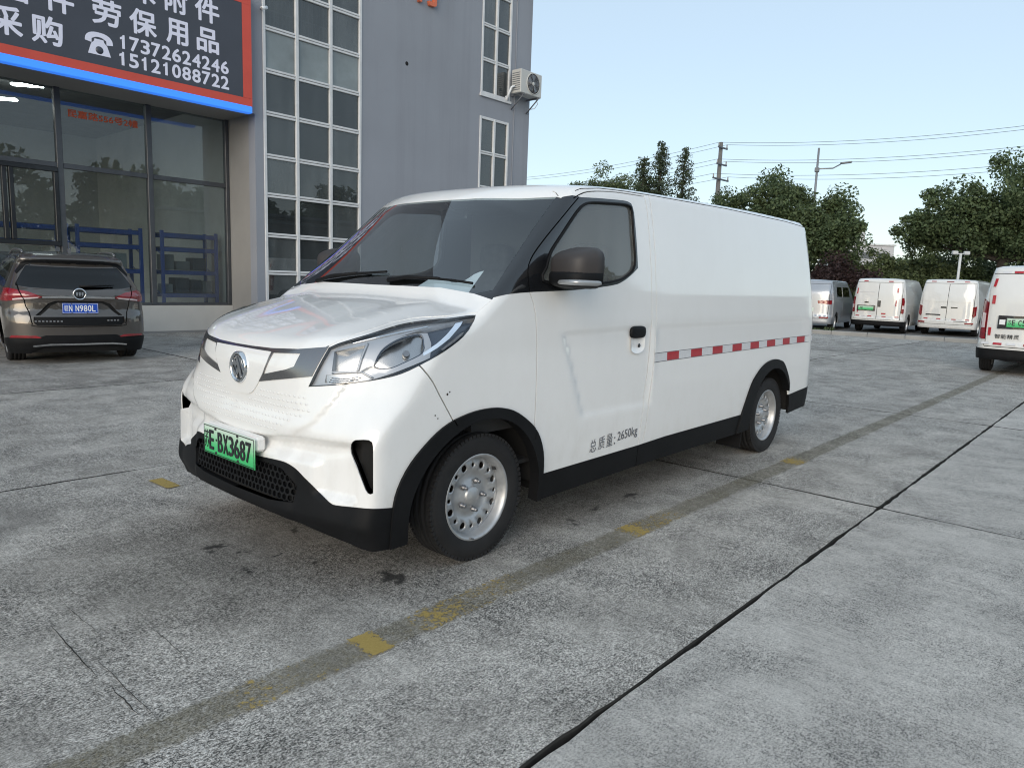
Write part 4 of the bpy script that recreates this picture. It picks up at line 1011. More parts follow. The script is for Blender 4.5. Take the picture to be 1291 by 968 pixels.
# ================================================================ the grey building with the shop
M['render'] = mat('blue_grey_render', (.270, .288, .326), .85, 0, 0, .05, .7, .3, 60)
M['jamb'] = mat('pale_jamb_render', (.27, .265, .255), .85, 0, 0, .06, 1.5, .3, 60)
M['lowwall'] = mat('cream_low_wall', (.60, .575, .53), .8, 0, 0, .05, 2, .2, 60)
M['alu'] = mat('white_window_frame', (.62, .63, .64), .45, 0, .1, .08, 4)
M['dark_alu'] = mat('dark_grey_shop_frame', (.075, .080, .088), .45, .3, .1, .12, 5)
M['black_alu'] = mat('black_casement_frame', (.018, .020, .023), .45, .2, .1, .12, 5)
M['pane'] = glass_mat('window_pane', (.40, .45, .46), 1.52, .01, 1.9, (.19, .21, .215), .30)
M['shop_glass'] = glass_mat('shop_glass', (.76, .83, .85), 1.52, .004, 2.3, (.20, .21, .21), .08)
M['frost'] = mat('clouded_pane', (.20, .23, .235), .22, 0, .3, .22, 1.6)
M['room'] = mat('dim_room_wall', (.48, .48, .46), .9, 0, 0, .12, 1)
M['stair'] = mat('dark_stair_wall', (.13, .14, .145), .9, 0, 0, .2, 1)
M['ceil'] = mat('shop_ceiling', (.20, .20, .20), .9)
M['sign_dark'] = mat('charcoal_sign_face', (.050, .055, .072), .5, 0, .1, .06, 2)
M['sign_red'] = mat('red_sign_border', (.62, .075, .045), .5, 0, .1, .06, 2)
M['sign_white'] = emit_mat('white_lettering', (.60, .61, .72), .12)
M['led_blue'] = emit_mat('blue_led_strip', (.04, .22, .92), .50)
M['orange'] = mat('orange_lettering', (.62, .15, .07), .5)
M['sticker'] = mat('orange_sticker', (.50, .085, .030), .6)
M['tube'] = emit_mat('lit_tube', (1, .98, .92), 30)
M['rack_blue'] = mat('blue_rack_steel', (.028, .085, .36), .5, 0, .1, .1, 6)
M['shelf_grey'] = mat('grey_shelf', (.12, .13, .15), .6)
t, p = M['render'].node_tree, M['render'].node_tree.nodes['Principled BSDF']; co = objco(t); old = p.inputs['Base Color'].links[0].from_socket
stk = ramp(t, noise(t, mapped(t, co, (2.2, 2.2, .10)), 1., 7, .7), [(.48, 0.), (.80, 1.)]); t.links.new(mixc(t, mth(t, 'MULTIPLY', stk, .30), old, (.15, .155, .17)), p.inputs['Base Color'])
YF, YR = 14.2, 15.33
B = thing('shop_building', 'tall blue grey rendered building with a glazed shop front on the left', 'building', (7.84, YF, 0))
BO = np.array([7.84, YF, 0])
def wall_holes(name, x0, x1, z0, z1, holes, y0, y1, mt, parent):
    """one facade slab with openings (front at y0)"""
    outer = [(x0, z0), (x1, z0), (x1, z1), (x0, z1)]; polys = [outer] + [[(a, c), (b, c), (b, d), (a, d)] for a, b, c, d in holes]
    vin, ein = [], []
    for p in polys:
        k = len(vin); vin += [Vector(q) for q in p]; ein += [(k + i, k + (i + 1) % 4) for i in range(4)]
    r = delaunay_2d_cdt(vin, ein, [], 0, 1e-5); U = np.array([tuple(q) for q in r[0]]); F = np.array([f for f in r[2]]); c = U[F].mean(1)
    ok = inpoly(c, outer)
    for p in polys[1:]: ok &= ~inpoly(c, p)
    F = F[ok].tolist(); n = len(U)
    V = np.vstack([np.c_[U[:, 0], np.full(n, y0), U[:, 1]], np.c_[U[:, 0], np.full(n, y1), U[:, 1]]]) - BO
    e = {}
    for f in F:
        for i in range(3):
            a, b = f[i], f[(i + 1) % 3]
            if (b, a) in e: del e[(b, a)]
            else: e[(a, b)] = 1
    FF = F + [tuple(i + n for i in f[::-1]) for f in F] + [(a, b, b + n, a + n) for a, b in e]
    return MB().add(V, FF).build(name, mt, parent)
COLX = [8.03, 8.82, 9.66, 10.48]; COLZ = [.50, 1.316, 2.10, 2.926, 3.716, 4.57, 5.41, 6.24, 7.07, 7.90, 8.72, 9.55]
W2X = [14.35, 14.93, 15.51]; W2U = [6.252, 7.144, 8.017, 8.86, 9.7]; W2L = [2.95, 3.82, 4.74, 5.68]
TOPZ = 13.
wall_holes('facade_wall', -9, 16.37, 0, TOPZ, [(-8.6, 7.84, .0005, 4.50), (COLX[0], COLX[3], COLZ[0], COLZ[-1]), (W2X[0], W2X[2], W2U[0], W2U[-1]), (W2X[0], W2X[2], W2L[0], W2L[-1])], YF, YF + .26, M['render'], B)
def bb(name, x0, x1, y0, y1, z0, z1, mt, parent=None, b=0.):
    return box(name, ((x0 + x1) / 2 - BO[0], (y0 + y1) / 2 - BO[1], (z0 + z1) / 2 - BO[2]), (x1 - x0, y1 - y0, z1 - z0), mt, parent or B, b)
bb('side_wall', 16.12, 16.368, YF + .262, 32, 0, TOPZ, M['render'])
bb('rear_wall', -9, 16.11, 31.75, 32, 0, TOPZ, M['render'])
bb('roof', -9, 16.37, YF, 32, TOPZ + .004, TOPZ + .25, M['render'])
bb('jamb', 7.842, 8.02, YF + .262, YR + .2, 0, 4.6, M['jamb'])
bb('soffit', -8.6, 7.838, YF + .262, YR + .25, 4.503, 4.62, M['jamb'])
bb('low_wall', -8.6, 7.838, YR - .06, YR + .14, 0, .57, M['lowwall'])
bb('wall_base', -8.6, 7.838, YR - .075, YR - .062, 0, .045, M['jamb'])
# glazed shop front
SX = [-5.0, -3.4, -1.8, -.2, 1.4, 3.0, 4.60, 6.19, 7.80]
fr = bpy.data.objects.new('shop_front', None); COL.objects.link(fr); fr.parent = B
fz0, fz1, ftr = .575, 4.50, 3.13
for k, x in enumerate(SX): bb('mullion', x - (.05 if k < 8 else .04), x + (.05 if k < 8 else .036), YR - .03, YR + .09, fz0, fz1, M['dark_alu'], fr, .006)
pane_me = {}
for k in range(len(SX) - 1):
    a, b = SX[k] + .052, SX[k + 1] - (.052 if k < 7 else .042)
    bb('transom', a, b, YR - .02, YR + .08, ftr - .045, ftr + .045, M['alu'] if k == 99 else M['dark_alu'], fr, .005)
    bb('sill_rail', a, b, YR - .02, YR + .08, fz0 + .002, fz0 + .05, M['dark_alu'], fr, .005)
    bb('pane', a, b, YR + .03, YR + .042, ftr + .047, fz1, M['shop_glass'], fr)
    if k in (5, 4):     # opening casements with black frames in the upper half of the lower light
        zc = 1.72
        bb('pane', a, b, YR + .03, YR + .042, fz0 + .052, zc - .06, M['shop_glass'], fr)
        bb('casement_rail', a, b, YR - .05, YR + .06, zc - .055, zc + .03, M['black_alu'], fr, .006)
        bb('casement_rail', a, b, YR - .05, YR + .06, ftr - .13, ftr - .047, M['black_alu'], fr, .006)
        for q in (a, (a + b) / 2 - .45 * 0 - .02, b - .07):
            if k == 5 and abs(q - a) < .01: q = a + .62
            bb('casement_stile', q, q + .07, YR - .05, YR + .06, zc + .032, ftr - .132, M['black_alu'], fr, .006)
        bb('pane', a, b, YR + .004, YR + .016, zc + .032, ftr - .132, M['shop_glass'], fr)
    else: bb('pane', a, b, YR + .03, YR + .042, fz0 + .052, ftr - .047, M['shop_glass'], fr)
text('address_sticker', '昆嘉路556号2幢', np.array([4.78, YR + .028, 4.025]) - BO, (1, 0, 0), (0, 0, 1), 1.22, .135, M['sticker'], fr, .001, fat=.03)
# inside the shop
bb('shop_floor', -8.6, 8.1, YR + .25, 24, -.02, .02, M['ceil'])
bb('shop_back_wall', -8.6, 8.1, 23.8, 24, .02, 5.0, M['room'])
bb('shop_partition', 8.1, 8.2, YR + .25, 24, .02, 5.0, M['room'])
bb('shop_ceiling', -8.6, 8.1, YR + .25, 24, 5.0, 5.1, M['ceil'])
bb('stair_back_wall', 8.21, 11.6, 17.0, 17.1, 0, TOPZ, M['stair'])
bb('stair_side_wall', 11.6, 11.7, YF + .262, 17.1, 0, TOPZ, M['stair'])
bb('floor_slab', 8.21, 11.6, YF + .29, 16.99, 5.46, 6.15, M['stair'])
bb('office_back_wall', 13.2, 16.1, 17.6, 17.7, 0, TOPZ, M['room'])
bb('office_floor', 13.2, 16.1, YF + .29, 17.6, 5.75, 6.2, M['room'])
for x, y, z in ((4.63, 17.1, 4.79), (4.28, 17.5, 4.52), (1.2, 18.5, 4.7)):  # the third tube is an extra, out of view, added to brighten the interior
    o = box('ceiling_light', (0, 0, 0), (.13, .55, .04), M['tube'], None, .008); o.location = (x, y, z); o.rotation_euler = (0, 0, .9)
    tag(o, 'lit tube lamp under the shop ceiling, %s' % ('seen in the top left corner of the window' if x > 4.5 else 'at the very left edge of the photo' if x > 3 else 'added unseen deep inside to brighten the shop'), 'ceiling lamp', 'lit tube lamps in the shop')
def rail(name, x0, x1, y, z0, z1, mt, parent, n):
    mb = MB(); mb.box(((x0 + x1) / 2 - BO[0], y - BO[1], z1 - BO[2]), (x1 - x0, .04, .05)); mb.box(((x0 + x1) / 2 - BO[0], y - BO[1], (z0 * .45 + z1 * .55)), (x1 - x0, .03, .03))
    for k in range(n): mb.box((x0 + (x1 - x0) * k / (n - 1) - BO[0], y - BO[1], (z0 + z1) / 2), (.022, .022, z1 - z0))
    o = mb.build(name, mt, parent); o['kind'] = 'stuff'; return o
rail('stair_railing', 8.25, 11.4, 15.1, 6.2, 7.5, M['alu'], B, 34)
bb('handrail', 8.25, 11.4, 15.6, 15.66, 2.45, 2.53, M['alu'])
bb('leaning_board', 9.28, 9.36, YF + .10, YF + .125, 5.45, 5.83, M['alu'])
# white framed windows: frame members and one object per pane
def window(name, X, Z, opaque=(), depth=.05):
    f = bpy.data.objects.new(name, None); COL.objects.link(f); f.parent = B
    for k, x in enumerate(X):
        w_ = .075 if 0 < k < len(X) - 1 else .065
        a = x if k == 0 else x - w_ if k == len(X) - 1 else x - w_ / 2
        bb('mullion', a, a + w_, YF - .02, YF + .07, Z[0] + .002, Z[-1] - .002, M['alu'], f, .006)
    for k, z in enumerate(Z):
        for i in range(len(X) - 1):
            a = X[i] + (.067 if i == 0 else .0385); b = X[i + 1] - (.067 if i == len(X) - 2 else .0385)
            if k < len(Z):
                h = .048
                z0 = z + .002 if k == 0 else z - h if k < len(Z) - 1 else z - .07
                z1 = z + .07 if k == 0 else z + h if k < len(Z) - 1 else z - .002
                if 0 < k < len(Z) - 1:      # paired rails with a groove between
                    bb('rail', a, b, YF - .012, YF + .06, z0, z - .006, M['alu'], f, .005); bb('rail', a, b, YF - .012, YF + .06, z + .006, z1, M['alu'], f, .005)
                else: bb('rail', a, b, YF - .012, YF + .06, z0, z1, M['alu'], f, .005)
            if k < len(Z) - 1:
                bb('pane', a, b, YF + .03, YF + .038, (z + .072 if k == 0 else z + .05), (Z[k + 1] - .05 if k < len(Z) - 2 else Z[k + 1] - .072), M['frost'] if k in opaque else M['pane'], f)
    return f
window('tall_window', COLX, COLZ, (6,))
window('window', W2X, W2U); window('window', W2X, W2L)
for x0, x1, z in ((14.35, 15.51, 6.252), (14.35, 15.51, 2.95)): bb('window_sill', x0 - .03, x1 + .03, YF - .05, YF - .002, z - .07, z - .004, M['alu'])
for (x0, x1, zz) in ((14.43, 14.70, 7.20), (14.95, 15.18, 7.2), (14.95, 15.2, 6.3)): bb('curtain', x0, x1, YF + .30, YF + .34, zz, zz + .8, M['seat'])
o = text('wall_letter', '行', (11.95, YF, 7.88), (1, 0, 0), (0, 0, 1), .85, .95, M['orange'], None, .09, .01)
tag(o, 'raised orange sign letter high on the grey wall, cut off by the photo edge', 'sign letter')
cb = MB().tube([(15.72, YF - .012, TOPZ - .2), (15.71, YF - .012, 8.), (15.72, YF - .012, 6.9), (15.70, YF - .012, 5.), (15.71, YF - .012, .3)], .014, 6).build('wall_cable', M['render'])
tag(cb, 'thin grey cable running down the wall beside the right hand windows', 'cable')
hl_ = MB().lathe([(0, -.004), (.045, -.003), (.05, 0)], 'y', (11.81 - BO[0], -.0005, 6.40), 12).build('wall_hole', M['gap'], B)
# sign board
SG = thing('shop_sign', 'large charcoal shop sign with white lettering, a red border and a blue light strip', 'sign', (7.71, YF - .01, 4.45))
so = np.array([7.71, YF - .01, 4.45])
def sb(name, x0, x1, y0, y1, z0, z1, mt, b=0.): return box(name, ((x0 + x1) / 2 - so[0], (y0 + y1) / 2 - so[1], (z0 + z1) / 2 - so[2]), (x1 - x0, y1 - y0, z1 - z0), mt, SG, b)
YS = 14.05
sb('sign_case', -6, 7.705, YS + .012, YF - .004, 4.59, 6.70, M['sign_red'], .004)
sb('sign_face', -6, 7.52, YS + .004, YS + .0115, 4.74, 6.50, M['sign_dark'])
sb('border', -6, 7.71, YS, YS + .0115, 4.592, 4.738, M['sign_red']); sb('border', 7.522, 7.71, YS, YS + .0115, 4.742, 6.50, M['sign_red']); sb('border', -6, 7.71, YS, YS + .0115, 6.502, 6.70, M['sign_red'])
sb('light_strip', -6, 7.70, YS - .02, YF - .01, 4.46, 4.588, M['led_blue'], .01)
def st(body, x0, x1, z0, z1, bold=.028): return text('lettering', body, np.array([x0, YS + .0038, z0]) - so, (1, 0, 0), (0, 0, 1), x1 - x0, z1 - z0, M['sign_white'], SG, .003, fat=bold)
for c, x0, x1 in (('劳', 4.83, 5.28), ('保', 5.43, 5.87), ('用', 6.06, 6.44), ('品', 6.62, 7.03)): st(c, x0, x1, 5.42, 5.83)
for c, x0, x1 in (('机', 4.83, 5.28), ('床', 5.43, 5.87), ('附', 6.05, 6.44), ('件', 6.60, 7.05)): st(c, x0, x1, 5.96, 6.36)
for c, x0, x1 in (('设', 2.3, 2.73), ('备', 2.9, 3.32), ('备', 3.52, 3.94), ('件', 4.12, 4.54)): st(c, x0, x1, 5.43, 5.84)
for c, x0, x1 in (('五', 2.15, 2.58), ('金', 2.75, 3.18), ('采', 3.36, 3.78), ('购', 3.92, 4.35)): st(c, x0, x1, 4.89, 5.31)
def digits(body, x0, x1, z0, z1):
    p_ = (x1 - x0 + .04) / len(body)
    for i, c in enumerate(body):
        a, b = x0 + p_ * i, x0 + p_ * i + p_ - .04
        if c == '1':
            one = [(.36, 0), (.66, 0), (.66, 1), (.46, 1), (.42, .90), (.14, .80), (.14, .64), (.36, .70)]
            MB().prism([(a + (b - a) * u - so[0], z0 + (z1 - z0) * v - so[2]) for u, v in one], YS - .003 - so[1], YS + .0038 - so[1], (0, 2, 1)).build('digit', M['sign_white'], SG)
        else: text('digit', c, np.array([a, YS + .0038, z0]) - so, (1, 0, 0), (0, 0, 1), b - a, z1 - z0, M['sign_white'], SG, .003, fat=.035)
digits('17372624246', 5.23, 7.22, 5.10, 5.325); digits('15121088722', 5.21, 7.22, 4.82, 5.045)
ph = MB()    # telephone symbol: handset over a body with a round dial
hand = cr([(0, .20), (.01, .27), (.06, .33), (.14, .36), (.22, .365), (.30, .36), (.38, .33), (.43, .27), (.44, .20)], .03) + [(.34, .185), (.335, .25)] + cr([(.335, .25), (.27, .285), (.22, .29), (.17, .285), (.105, .25)], .03)[1:] + [(.10, .185)]
ph.prism([(x, z) for x, z in hand], 0, .006, (0, 2, 1))
bodyp = [(.15, .255), (.29, .255), (.30, .215), (.345, .17), (.40, .0), (.04, .0), (.095, .17), (.14, .215)]
ph.prism(bodyp, 0, .006, (0, 2, 1))
V = np.array(ph.v) + np.array([4.69, YS - .002, 4.90]) - so; ph.v = [tuple(q) for q in V]; po = ph.build('telephone_symbol', M['sign_white'], SG)
MB().lathe([(0, 0), (.062, 0), (.062, .003)], 'y', tuple(np.array([4.91, YS - .004, 4.98]) - so), 20).build('dial', M['sign_dark'], po)
# wall camera, air conditioner
cc = thing('security_camera', 'small white wall camera at the edge of the tall window', 'camera', (8.00, YF, 6.55))
MB().tube([(0, -.01, 0), (-.02, -.10, -.01), (-.05, -.16, -.05)], .016, 6).build('bracket', M['black'], cc)
MB().tube([(.06, -.13, .02), (-.10, -.22, -.06)], .034, 10).build('camera_body', M['plate_white'], cc); box('lens', (-.115, -.228, -.068), (.02, .04, .04), M['gloss_black'], cc, .006)
AC = thing('air_conditioner', 'cream air conditioner unit on brackets at the corner of the grey building', 'air conditioner', (15.88, YF, 6.42))
M['ac'] = mat('cream_ac_casing', (.50, .50, .48), .5, 0, .1, .06)
ax0, ax1, ay0, ay1 = -.44, .46, -.46, -.12
cs_ = MB().box((.01, (ay0 + ay1) / 2, .33), (.90, ay1 - ay0, .62), .015).build('casing', M['ac'], AC)
fc = (.09, ay0, .335)
MB().lathe([(.262, -.012), (.275, -.02), (.288, -.010), (.288, .003)], 'y', fc, 40).build('grille_ring', M['ac'], cs_)
MB().lathe([(0, -.002), (.262, -.002)], 'y', fc, 32).build('fan_opening', M['hub'], cs_)
g_ = MB()
for r_ in np.arange(.07, .26, .032): g_.lathe([(r_ - .004, -.014), (r_ + .004, -.014), (r_ + .004, -.008), (r_ - .004, -.008)], 'y', fc, 28)
for k in range(12):
    a = math.pi * k / 6; g_.tube([(fc[0] + .05 * math.cos(a), fc[1] - .012, fc[2] + .05 * math.sin(a)), (fc[0] + .262 * math.cos(a + .3), fc[1] - .012, fc[2] + .262 * math.sin(a + .3))], .004, 4)
o = g_.build('fan_guard', M['nut'], cs_); o['kind'] = 'stuff'
for k in range(5):
    a = 2 * math.pi * k / 5; V = [(fc[0] + r_ * math.cos(a + t_), fc[1] - .004 + d, fc[2] + r_ * math.sin(a + t_)) for r_, t_, d in ((.05, 0, 0), (.24, -.1, -.003), (.25, .55, .0), (.06, .7, 0))]
    MB().add(V, [(0, 1, 2, 3)]).build('fan_blade', M['nut'], cs_)
MB().lathe([(0, -.018), (.05, -.017), (.055, -.006)], 'y', fc, 20).build('badge', M['ac'], cs_)
mb = MB()
for k in range(9): mb.box((-.44 - .001, (ay0 + ay1) / 2, .10 + .055 * k), (.006, .28, .02))
o = mb.build('side_louvre', M['shelf_grey'], cs_); o['kind'] = 'stuff'
for x in (-.30, .34):
    mb = MB().box((x, -.24, .0), (.04, .48, .04)).tube([(x, -.44, -.02), (x, -.012, -.36)], .018, 6); mb.build('bracket', M['shelf_grey'], AC)
MB().tube([(-.45, -.25, .20), (-.54, -.22, .16), (-.56, -.12, -.05), (-.50, -.05, -.16), (-.52, .0, -.05)], .03, 8).build('pipe', M['plate_white'], AC)
MB().tube([(.40, -.3, .02), (.50, -.3, -.10), (.48, -.2, -.22), (.36, -.08, -.25)], .010, 6).build('hose', M['plate_white'], AC)

# ---- storage racks in the shop with goods
GOODS = [mat('grey_carton', (.17, .165, .155), .85), mat('brown_carton', (.19, .135, .085), .85), mat('dark_bin', (.045, .05, .06), .6), mat('pale_carton', (.33, .32, .30), .85)]
def rack(x, y, w_, label, rot=0.):
    t = thing('storage_rack', label, 'shelf rack', (x, y, .02), rot, 'blue steel racks inside the shop')
    for sx_ in (0, 1):
        for sy in (0, 1): box('post', (sx_ * w_, sy * .55, 1.06), (.065, .065, 2.12), M['rack_blue'], t, .006)
        mb = MB()
        for k in range(4): mb.tube([(sx_ * w_, .03, .25 + .45 * k), (sx_ * w_, .52, .45 + .45 * k)], .012, 4)
        mb.build('side_brace', M['rack_blue'], t)
    for z in (.22, .72, 1.22, 1.72, 2.02):
        box('beam', (w_ / 2, .0, z), (w_ - .066, .045, .085), M['rack_blue'], t, .004); box('beam', (w_ / 2, .55, z), (w_ - .066, .045, .085), M['rack_blue'], t, .004)
        box('shelf', (w_ / 2, .275, z + .05), (w_ - .02, .50, .012), M['shelf_grey'], t)
    return t
NTH = ['first', 'second', 'third', 'fourth', 'fifth', 'sixth']
rk = [(2.35, 16.15, 1.15, 'blue steel rack behind the casement windows at the left edge of the shop'), (3.65, 16.2, 1.25, 'blue steel rack behind the roof of the parked brown car'),
      (5.10, 16.2, 1.20, 'blue steel rack behind the middle shop pane, right of the car'), (6.74, 16.2, 1.20, 'blue steel rack behind the rightmost shop pane, beside the wall')]
for x, y, w_, lb in rk:
    rack(x, y, w_, lb)
    for zi, z in enumerate((.30, .80, 1.30)):
        px_ = x + .06
        k = 0
        while px_ < x + w_ - .2:
            ww = RNG.uniform(.16, .32); hh = RNG.uniform(.16, .33)
            if px_ + ww > x + w_ - .05: break
            o = box('storage_box', (0, 0, hh / 2), (ww, .38, hh), GOODS[int(RNG.integers(0, 4))], None, .008); o.location = (px_ + ww / 2, y + .25, z + .002)
            rn = {2.35: 'leftmost', 3.65: 'second', 5.10: 'third', 6.74: 'rightmost'}[x]
            tag(o, '%s box from left, %s shelf, %s blue rack in the shop' % (NTH[min(k, 5)], ['bottom', 'middle', 'upper'][zi], rn), 'box', 'boxes stored on the shop racks')
            px_ += ww + RNG.uniform(.02, .08); k += 1
# ================================================================ parked vehicles; rear end at x = 0, front towards -x
class Car(Shape):
    def __init__(s, L, W, XR, KR, RF, crown, HD, WS0, XF, k_side=.10, k_rear=.12, k_top=.06):
        s.L = L; s.W = spl(W); s.XR = spl(XR); s.KR = KR; s.RF = spl(RF); s.crown = crown; s.HD = spl(HD); s.WS0 = WS0; s.XF = spl(XF)
        s.x0, s.x1 = -L + .95, -.95; s.r0 = s.r1 = .85; s.ztop0 = .75; s.ks, s.kr, s.kt = k_side, k_rear, k_top
        s.hw = max(q[1] for q in W)
    def g(s, P):
        x, y, z = P[:, 0], P[:, 1], P[:, 2]; ay = np.abs(y); q = ay / s.hw
        side = ay - s.W(z)
        rear = (x - (s.XR(z) - s.KR[0] * q ** 2 - s.KR[1] * q ** 6)) * .9
        front = s.XF(z) + .10 * q ** 2 + .25 * q ** 5 - x
        roof = z - (s.RF(x) - s.crown * q ** 2)
        x_, z_, k_ = s.WS0; ws = (z - (z_ + (x - x_) * k_)) * (1 / math.sqrt(1 + k_ * k_))
        cab = smax(smax(ws, roof, .08), side, s.kt)
        low = smax(smax(z - (s.HD(x) - .05 * q ** 2), side, s.ks), front, .10)
        return smax(smax(smin(cab, low, .02), rear, s.kr), front, .05)
    def rear_uz(s, pts):
        P = s.first([[3, y, z] for y, z in pts], [[-1, 0, 0.]] * len(pts), 0, 5, 1500); return [tuple(q) for q in s.unwrap(P)]
    def flip(s, pts): return [(-abs(y), z) for y, z in pts]
def car_sheets(sh, zlow, edge, regions, seams=(), step=.05, topdef='roof'):
    """edge: (u, z) polyline of the roof edge from front centre to rear centre"""
    UF_, UR_ = sh.u_front, sh.u_rear
    edge = rs(edge, .08, False); dom = [(UF_, zlow(UF_))] + [(u, zlow(u)) for u in np.linspace(UF_, UR_, 30)[1:]] + edge[::-1]
    A = Sheet(sh.wrap, sh, dom, [(UF_ + .02, sh.x1 - .3, step * 1.6), (sh.x1 - .3, UR_ - .01, step)], step, regions, seams, seamw=.012)
    xy = [tuple(q[:2]) for q in sh.wrap(np.array(edge))]; xy[0] = (xy[0][0], 0.); xy[-1] = (xy[-1][0], 0.)
    Bt = Sheet(sh.top, sh, xy, [(xy[0][0] + .02, xy[-1][0], .12)], .10, [], [], default=topdef)
    return A, Bt
def wheelset(t, xs, y, R_, rr, wd):
    for x in xs:
        for sg in (-1, 1): make_wheel(t, (x, sg * (y - wd / 2), R_), R_, rr, wd, sg > 0, False)
def rear_pt(sh, y, z, off=.0):
    P = sh.first([[3, y, z]], [[-1, 0, 0.]], 0, 5, 1500)[0]; n = sh.normal(P[None])[0]; return P + n * off
def under(t, sh, xs, z=.30):
    MB().box((-sh.L / 2, 0, z), (sh.L - .5, sh.hw * 1.75, .14), .03).build('underbody', M['gap'], t)
    for x in xs: MB().tube([(x, -sh.hw * .75, .30), (x, sh.hw * .75, .30)], .05, 8).build('axle', M['hub'], t)

# ---------------------------------------------------------------- brown estate car seen from behind
def suv():
    sh = Car(4.6, [(.15, .86), (.35, .905), (.6, .92), (.9, .92), (1.02, .905), (1.2, .83), (1.4, .745), (1.55, .68), (1.7, .60)],
             [(.12, -.10), (.25, -.03), (.36, .0), (.58, .0), (.70, -.01), (.80, -.055), (.94, -.06), (1.0, -.045), (1.06, -.085), (1.12, -.16), (1.30, -.34), (1.46, -.47), (1.52, -.43), (1.60, -.46), (1.7, -.6)],
             (.12, .20), [(-3.2, 1.45), (-2.6, 1.60), (-1.8, 1.66), (-1.0, 1.645), (-.4, 1.575), (0, 1.48)], .05,
             [(-4.6, .85), (-3.9, 1.0), (-3.0, 1.08), (-1, 1.1)], (-3.45, 1.04, .62), [(.1, -4.5), (.5, -4.6), (1.0, -4.45)], k_rear=.10)
    t = thing('estate_car', 'dark bronze brown estate car parked nose first at the shop window, seen from behind', 'car', (3.43, 10.9, -.012), math.radians(81) + math.pi, None, .925)
    F = lambda pts: sh.rear_uz(sh.flip(pts))
    ze = lambda u: 1.545
    edge = [(sh.u_front, .80), (sh.x0 - .2, .92), (sh.x0, 1.0), (-3.3, 1.12), (-2.75, 1.44), (-2.2, 1.555), (-1.0, 1.555), (-.75, 1.545), (sh.u_rear, 1.545)]
    gl = F([(.0, 1.475), (.3, 1.472), (.52, 1.455), (.60, 1.42), (.675, 1.30), (.75, 1.165), (.755, 1.14), (.60, 1.115), (.35, 1.10), (0, 1.085)])
    gl[0] = (sh.u_rear, gl[0][1]); gl[-1] = (sh.u_rear, gl[-1][1])
    sp = F([(0, 1.525), (.4, 1.52), (.60, 1.49), (.66, 1.46), (.735, 1.33), (.715, 1.30), (.60, 1.43), (.51, 1.462), (.3, 1.479), (0, 1.482)]); sp[0] = (sh.u_rear, 1.525); sp[-1] = (sh.u_rear, sp[-1][1])
    lamp = F([(.46, .985), (.62, 1.055), (.80, 1.09)]) + [(-.62, 1.10), (-.50, 1.06), (-.55, .97), (-.72, .90)] + F([(.86, .915), (.76, .93), (.60, .955), (.50, .965)])
    lampc = F([(.49, .985), (.70, .972), (.80, .955), (.80, .932), (.64, .950), (.52, .966)])
    gate = F([(.735, 1.155), (.70, 1.0), (.66, .85), (.62, .72), (.60, .60), (.55, .565), (0, .56)]); gate[-1] = (sh.u_rear, gate[-1][1])
    dk = F([(0, .70), (.58, .70), (.585, .62), (.54, .575), (0, .57)]); dk[0] = (sh.u_rear, dk[0][1]); dk[-1] = (sh.u_rear, dk[-1][1])
    wing = F([(.0, .93), (.30, .93), (.40, .89), (.56, .72), (.50, .72), (.36, .86), (.28, .90), (0, .90)]); wing[0] = (sh.u_rear, .93); wing[-1] = (sh.u_rear, .90)
    low = F([(0, .435), (.45, .435), (.52, .41), (.70, .40), (.88, .40)]) + [(-.6, .36), (-.55, .1), (sh.u_rear, .1)]; low[0] = (sh.u_rear, low[0][1])
    rf = F([(.50, .405), (.56, .432), (.84, .432), (.86, .395), (.52, .395)])
    chb = F([(0, .315), (.40, .315), (.60, .290), (.60, .270), (.40, .290), (0, .292)]); chb[0] = (sh.u_rear, chb[0][1]); chb[-1] = (sh.u_rear, chb[-1][1])
    bar = F([(0, 1.005), (.46, .995), (.46, .970), (0, .975)]); bar[0] = (sh.u_rear, bar[0][1]); bar[-1] = (sh.u_rear, bar[-1][1])
    dif = F([(0, .265), (.5, .26), (.62, .20), (.62, .14), (0, .14)]); dif[0] = (sh.u_rear, .265); dif[-1] = (sh.u_rear, .14)
    swin = cr([(-1.05, 1.20), (-.95, 1.25), (-1.02, 1.40), (-1.4, 1.46), (-2.3, 1.46), (-2.8, 1.30), (-2.95, 1.16), (-2, 1.15)], .05, True)
    wh = circ(-.78 - .1, .33, .37, 24); wf = circ(-3.62, .33, .37, 24)
    A, Bt = car_sheets(sh, lambda u: .17, edge, [(None, wh), (None, wf), ('lampc', lampc), ('lamp', lamp), ('refl', rf), ('chrome', chb), ('bar', bar), ('glass', gl), ('spoil', rs(sp, .05)), ('dark', rs(dk, .05)), ('wing', rs(wing, .05)), ('dif', rs(dif, .05)), ('low', rs(low, .06)), ('swin', swin)], [cr(gate, .04)], .045)
    w_ = lambda *n: [(A, A.tris(*n))]
    make_panel('body', w_('body') + [(Bt, Bt.F)], M['brown'], t)
    make_panel('inner_shell', [(A, A.F[(A.lab == -2)])], M['gap'], t, off=-.02, flange=0)
    make_panel('rear_window', w_('glass'), M['car_glass'], t, off=-.004, flange=.01)
    make_panel('spoiler', w_('spoil'), M['black'], t, off=.006, flange=.03)
    for o in pair('side_window', w_('swin'), M['car_glass'], t, off=-.002): pass
    for o in pair('tail_light', w_('lamp'), M['tail_red'], t, off=.006): pass
    pair('reversing_lamp', w_('lampc'), M['tail_clear'], t, off=.007)
    make_panel('garnish', w_('dark'), M['black'], t, off=-.012)
    make_panel('plate_recess', w_('wing'), M['gap'], t, off=-.02)
    make_panel('lower_bumper', w_('low'), M['black'], t, off=.003)
    pair('reflector', w_('refl'), M['tail_red'], t, off=.008)
    make_panel('bumper_trim', w_('chrome'), M['chrome'], t, off=.012)
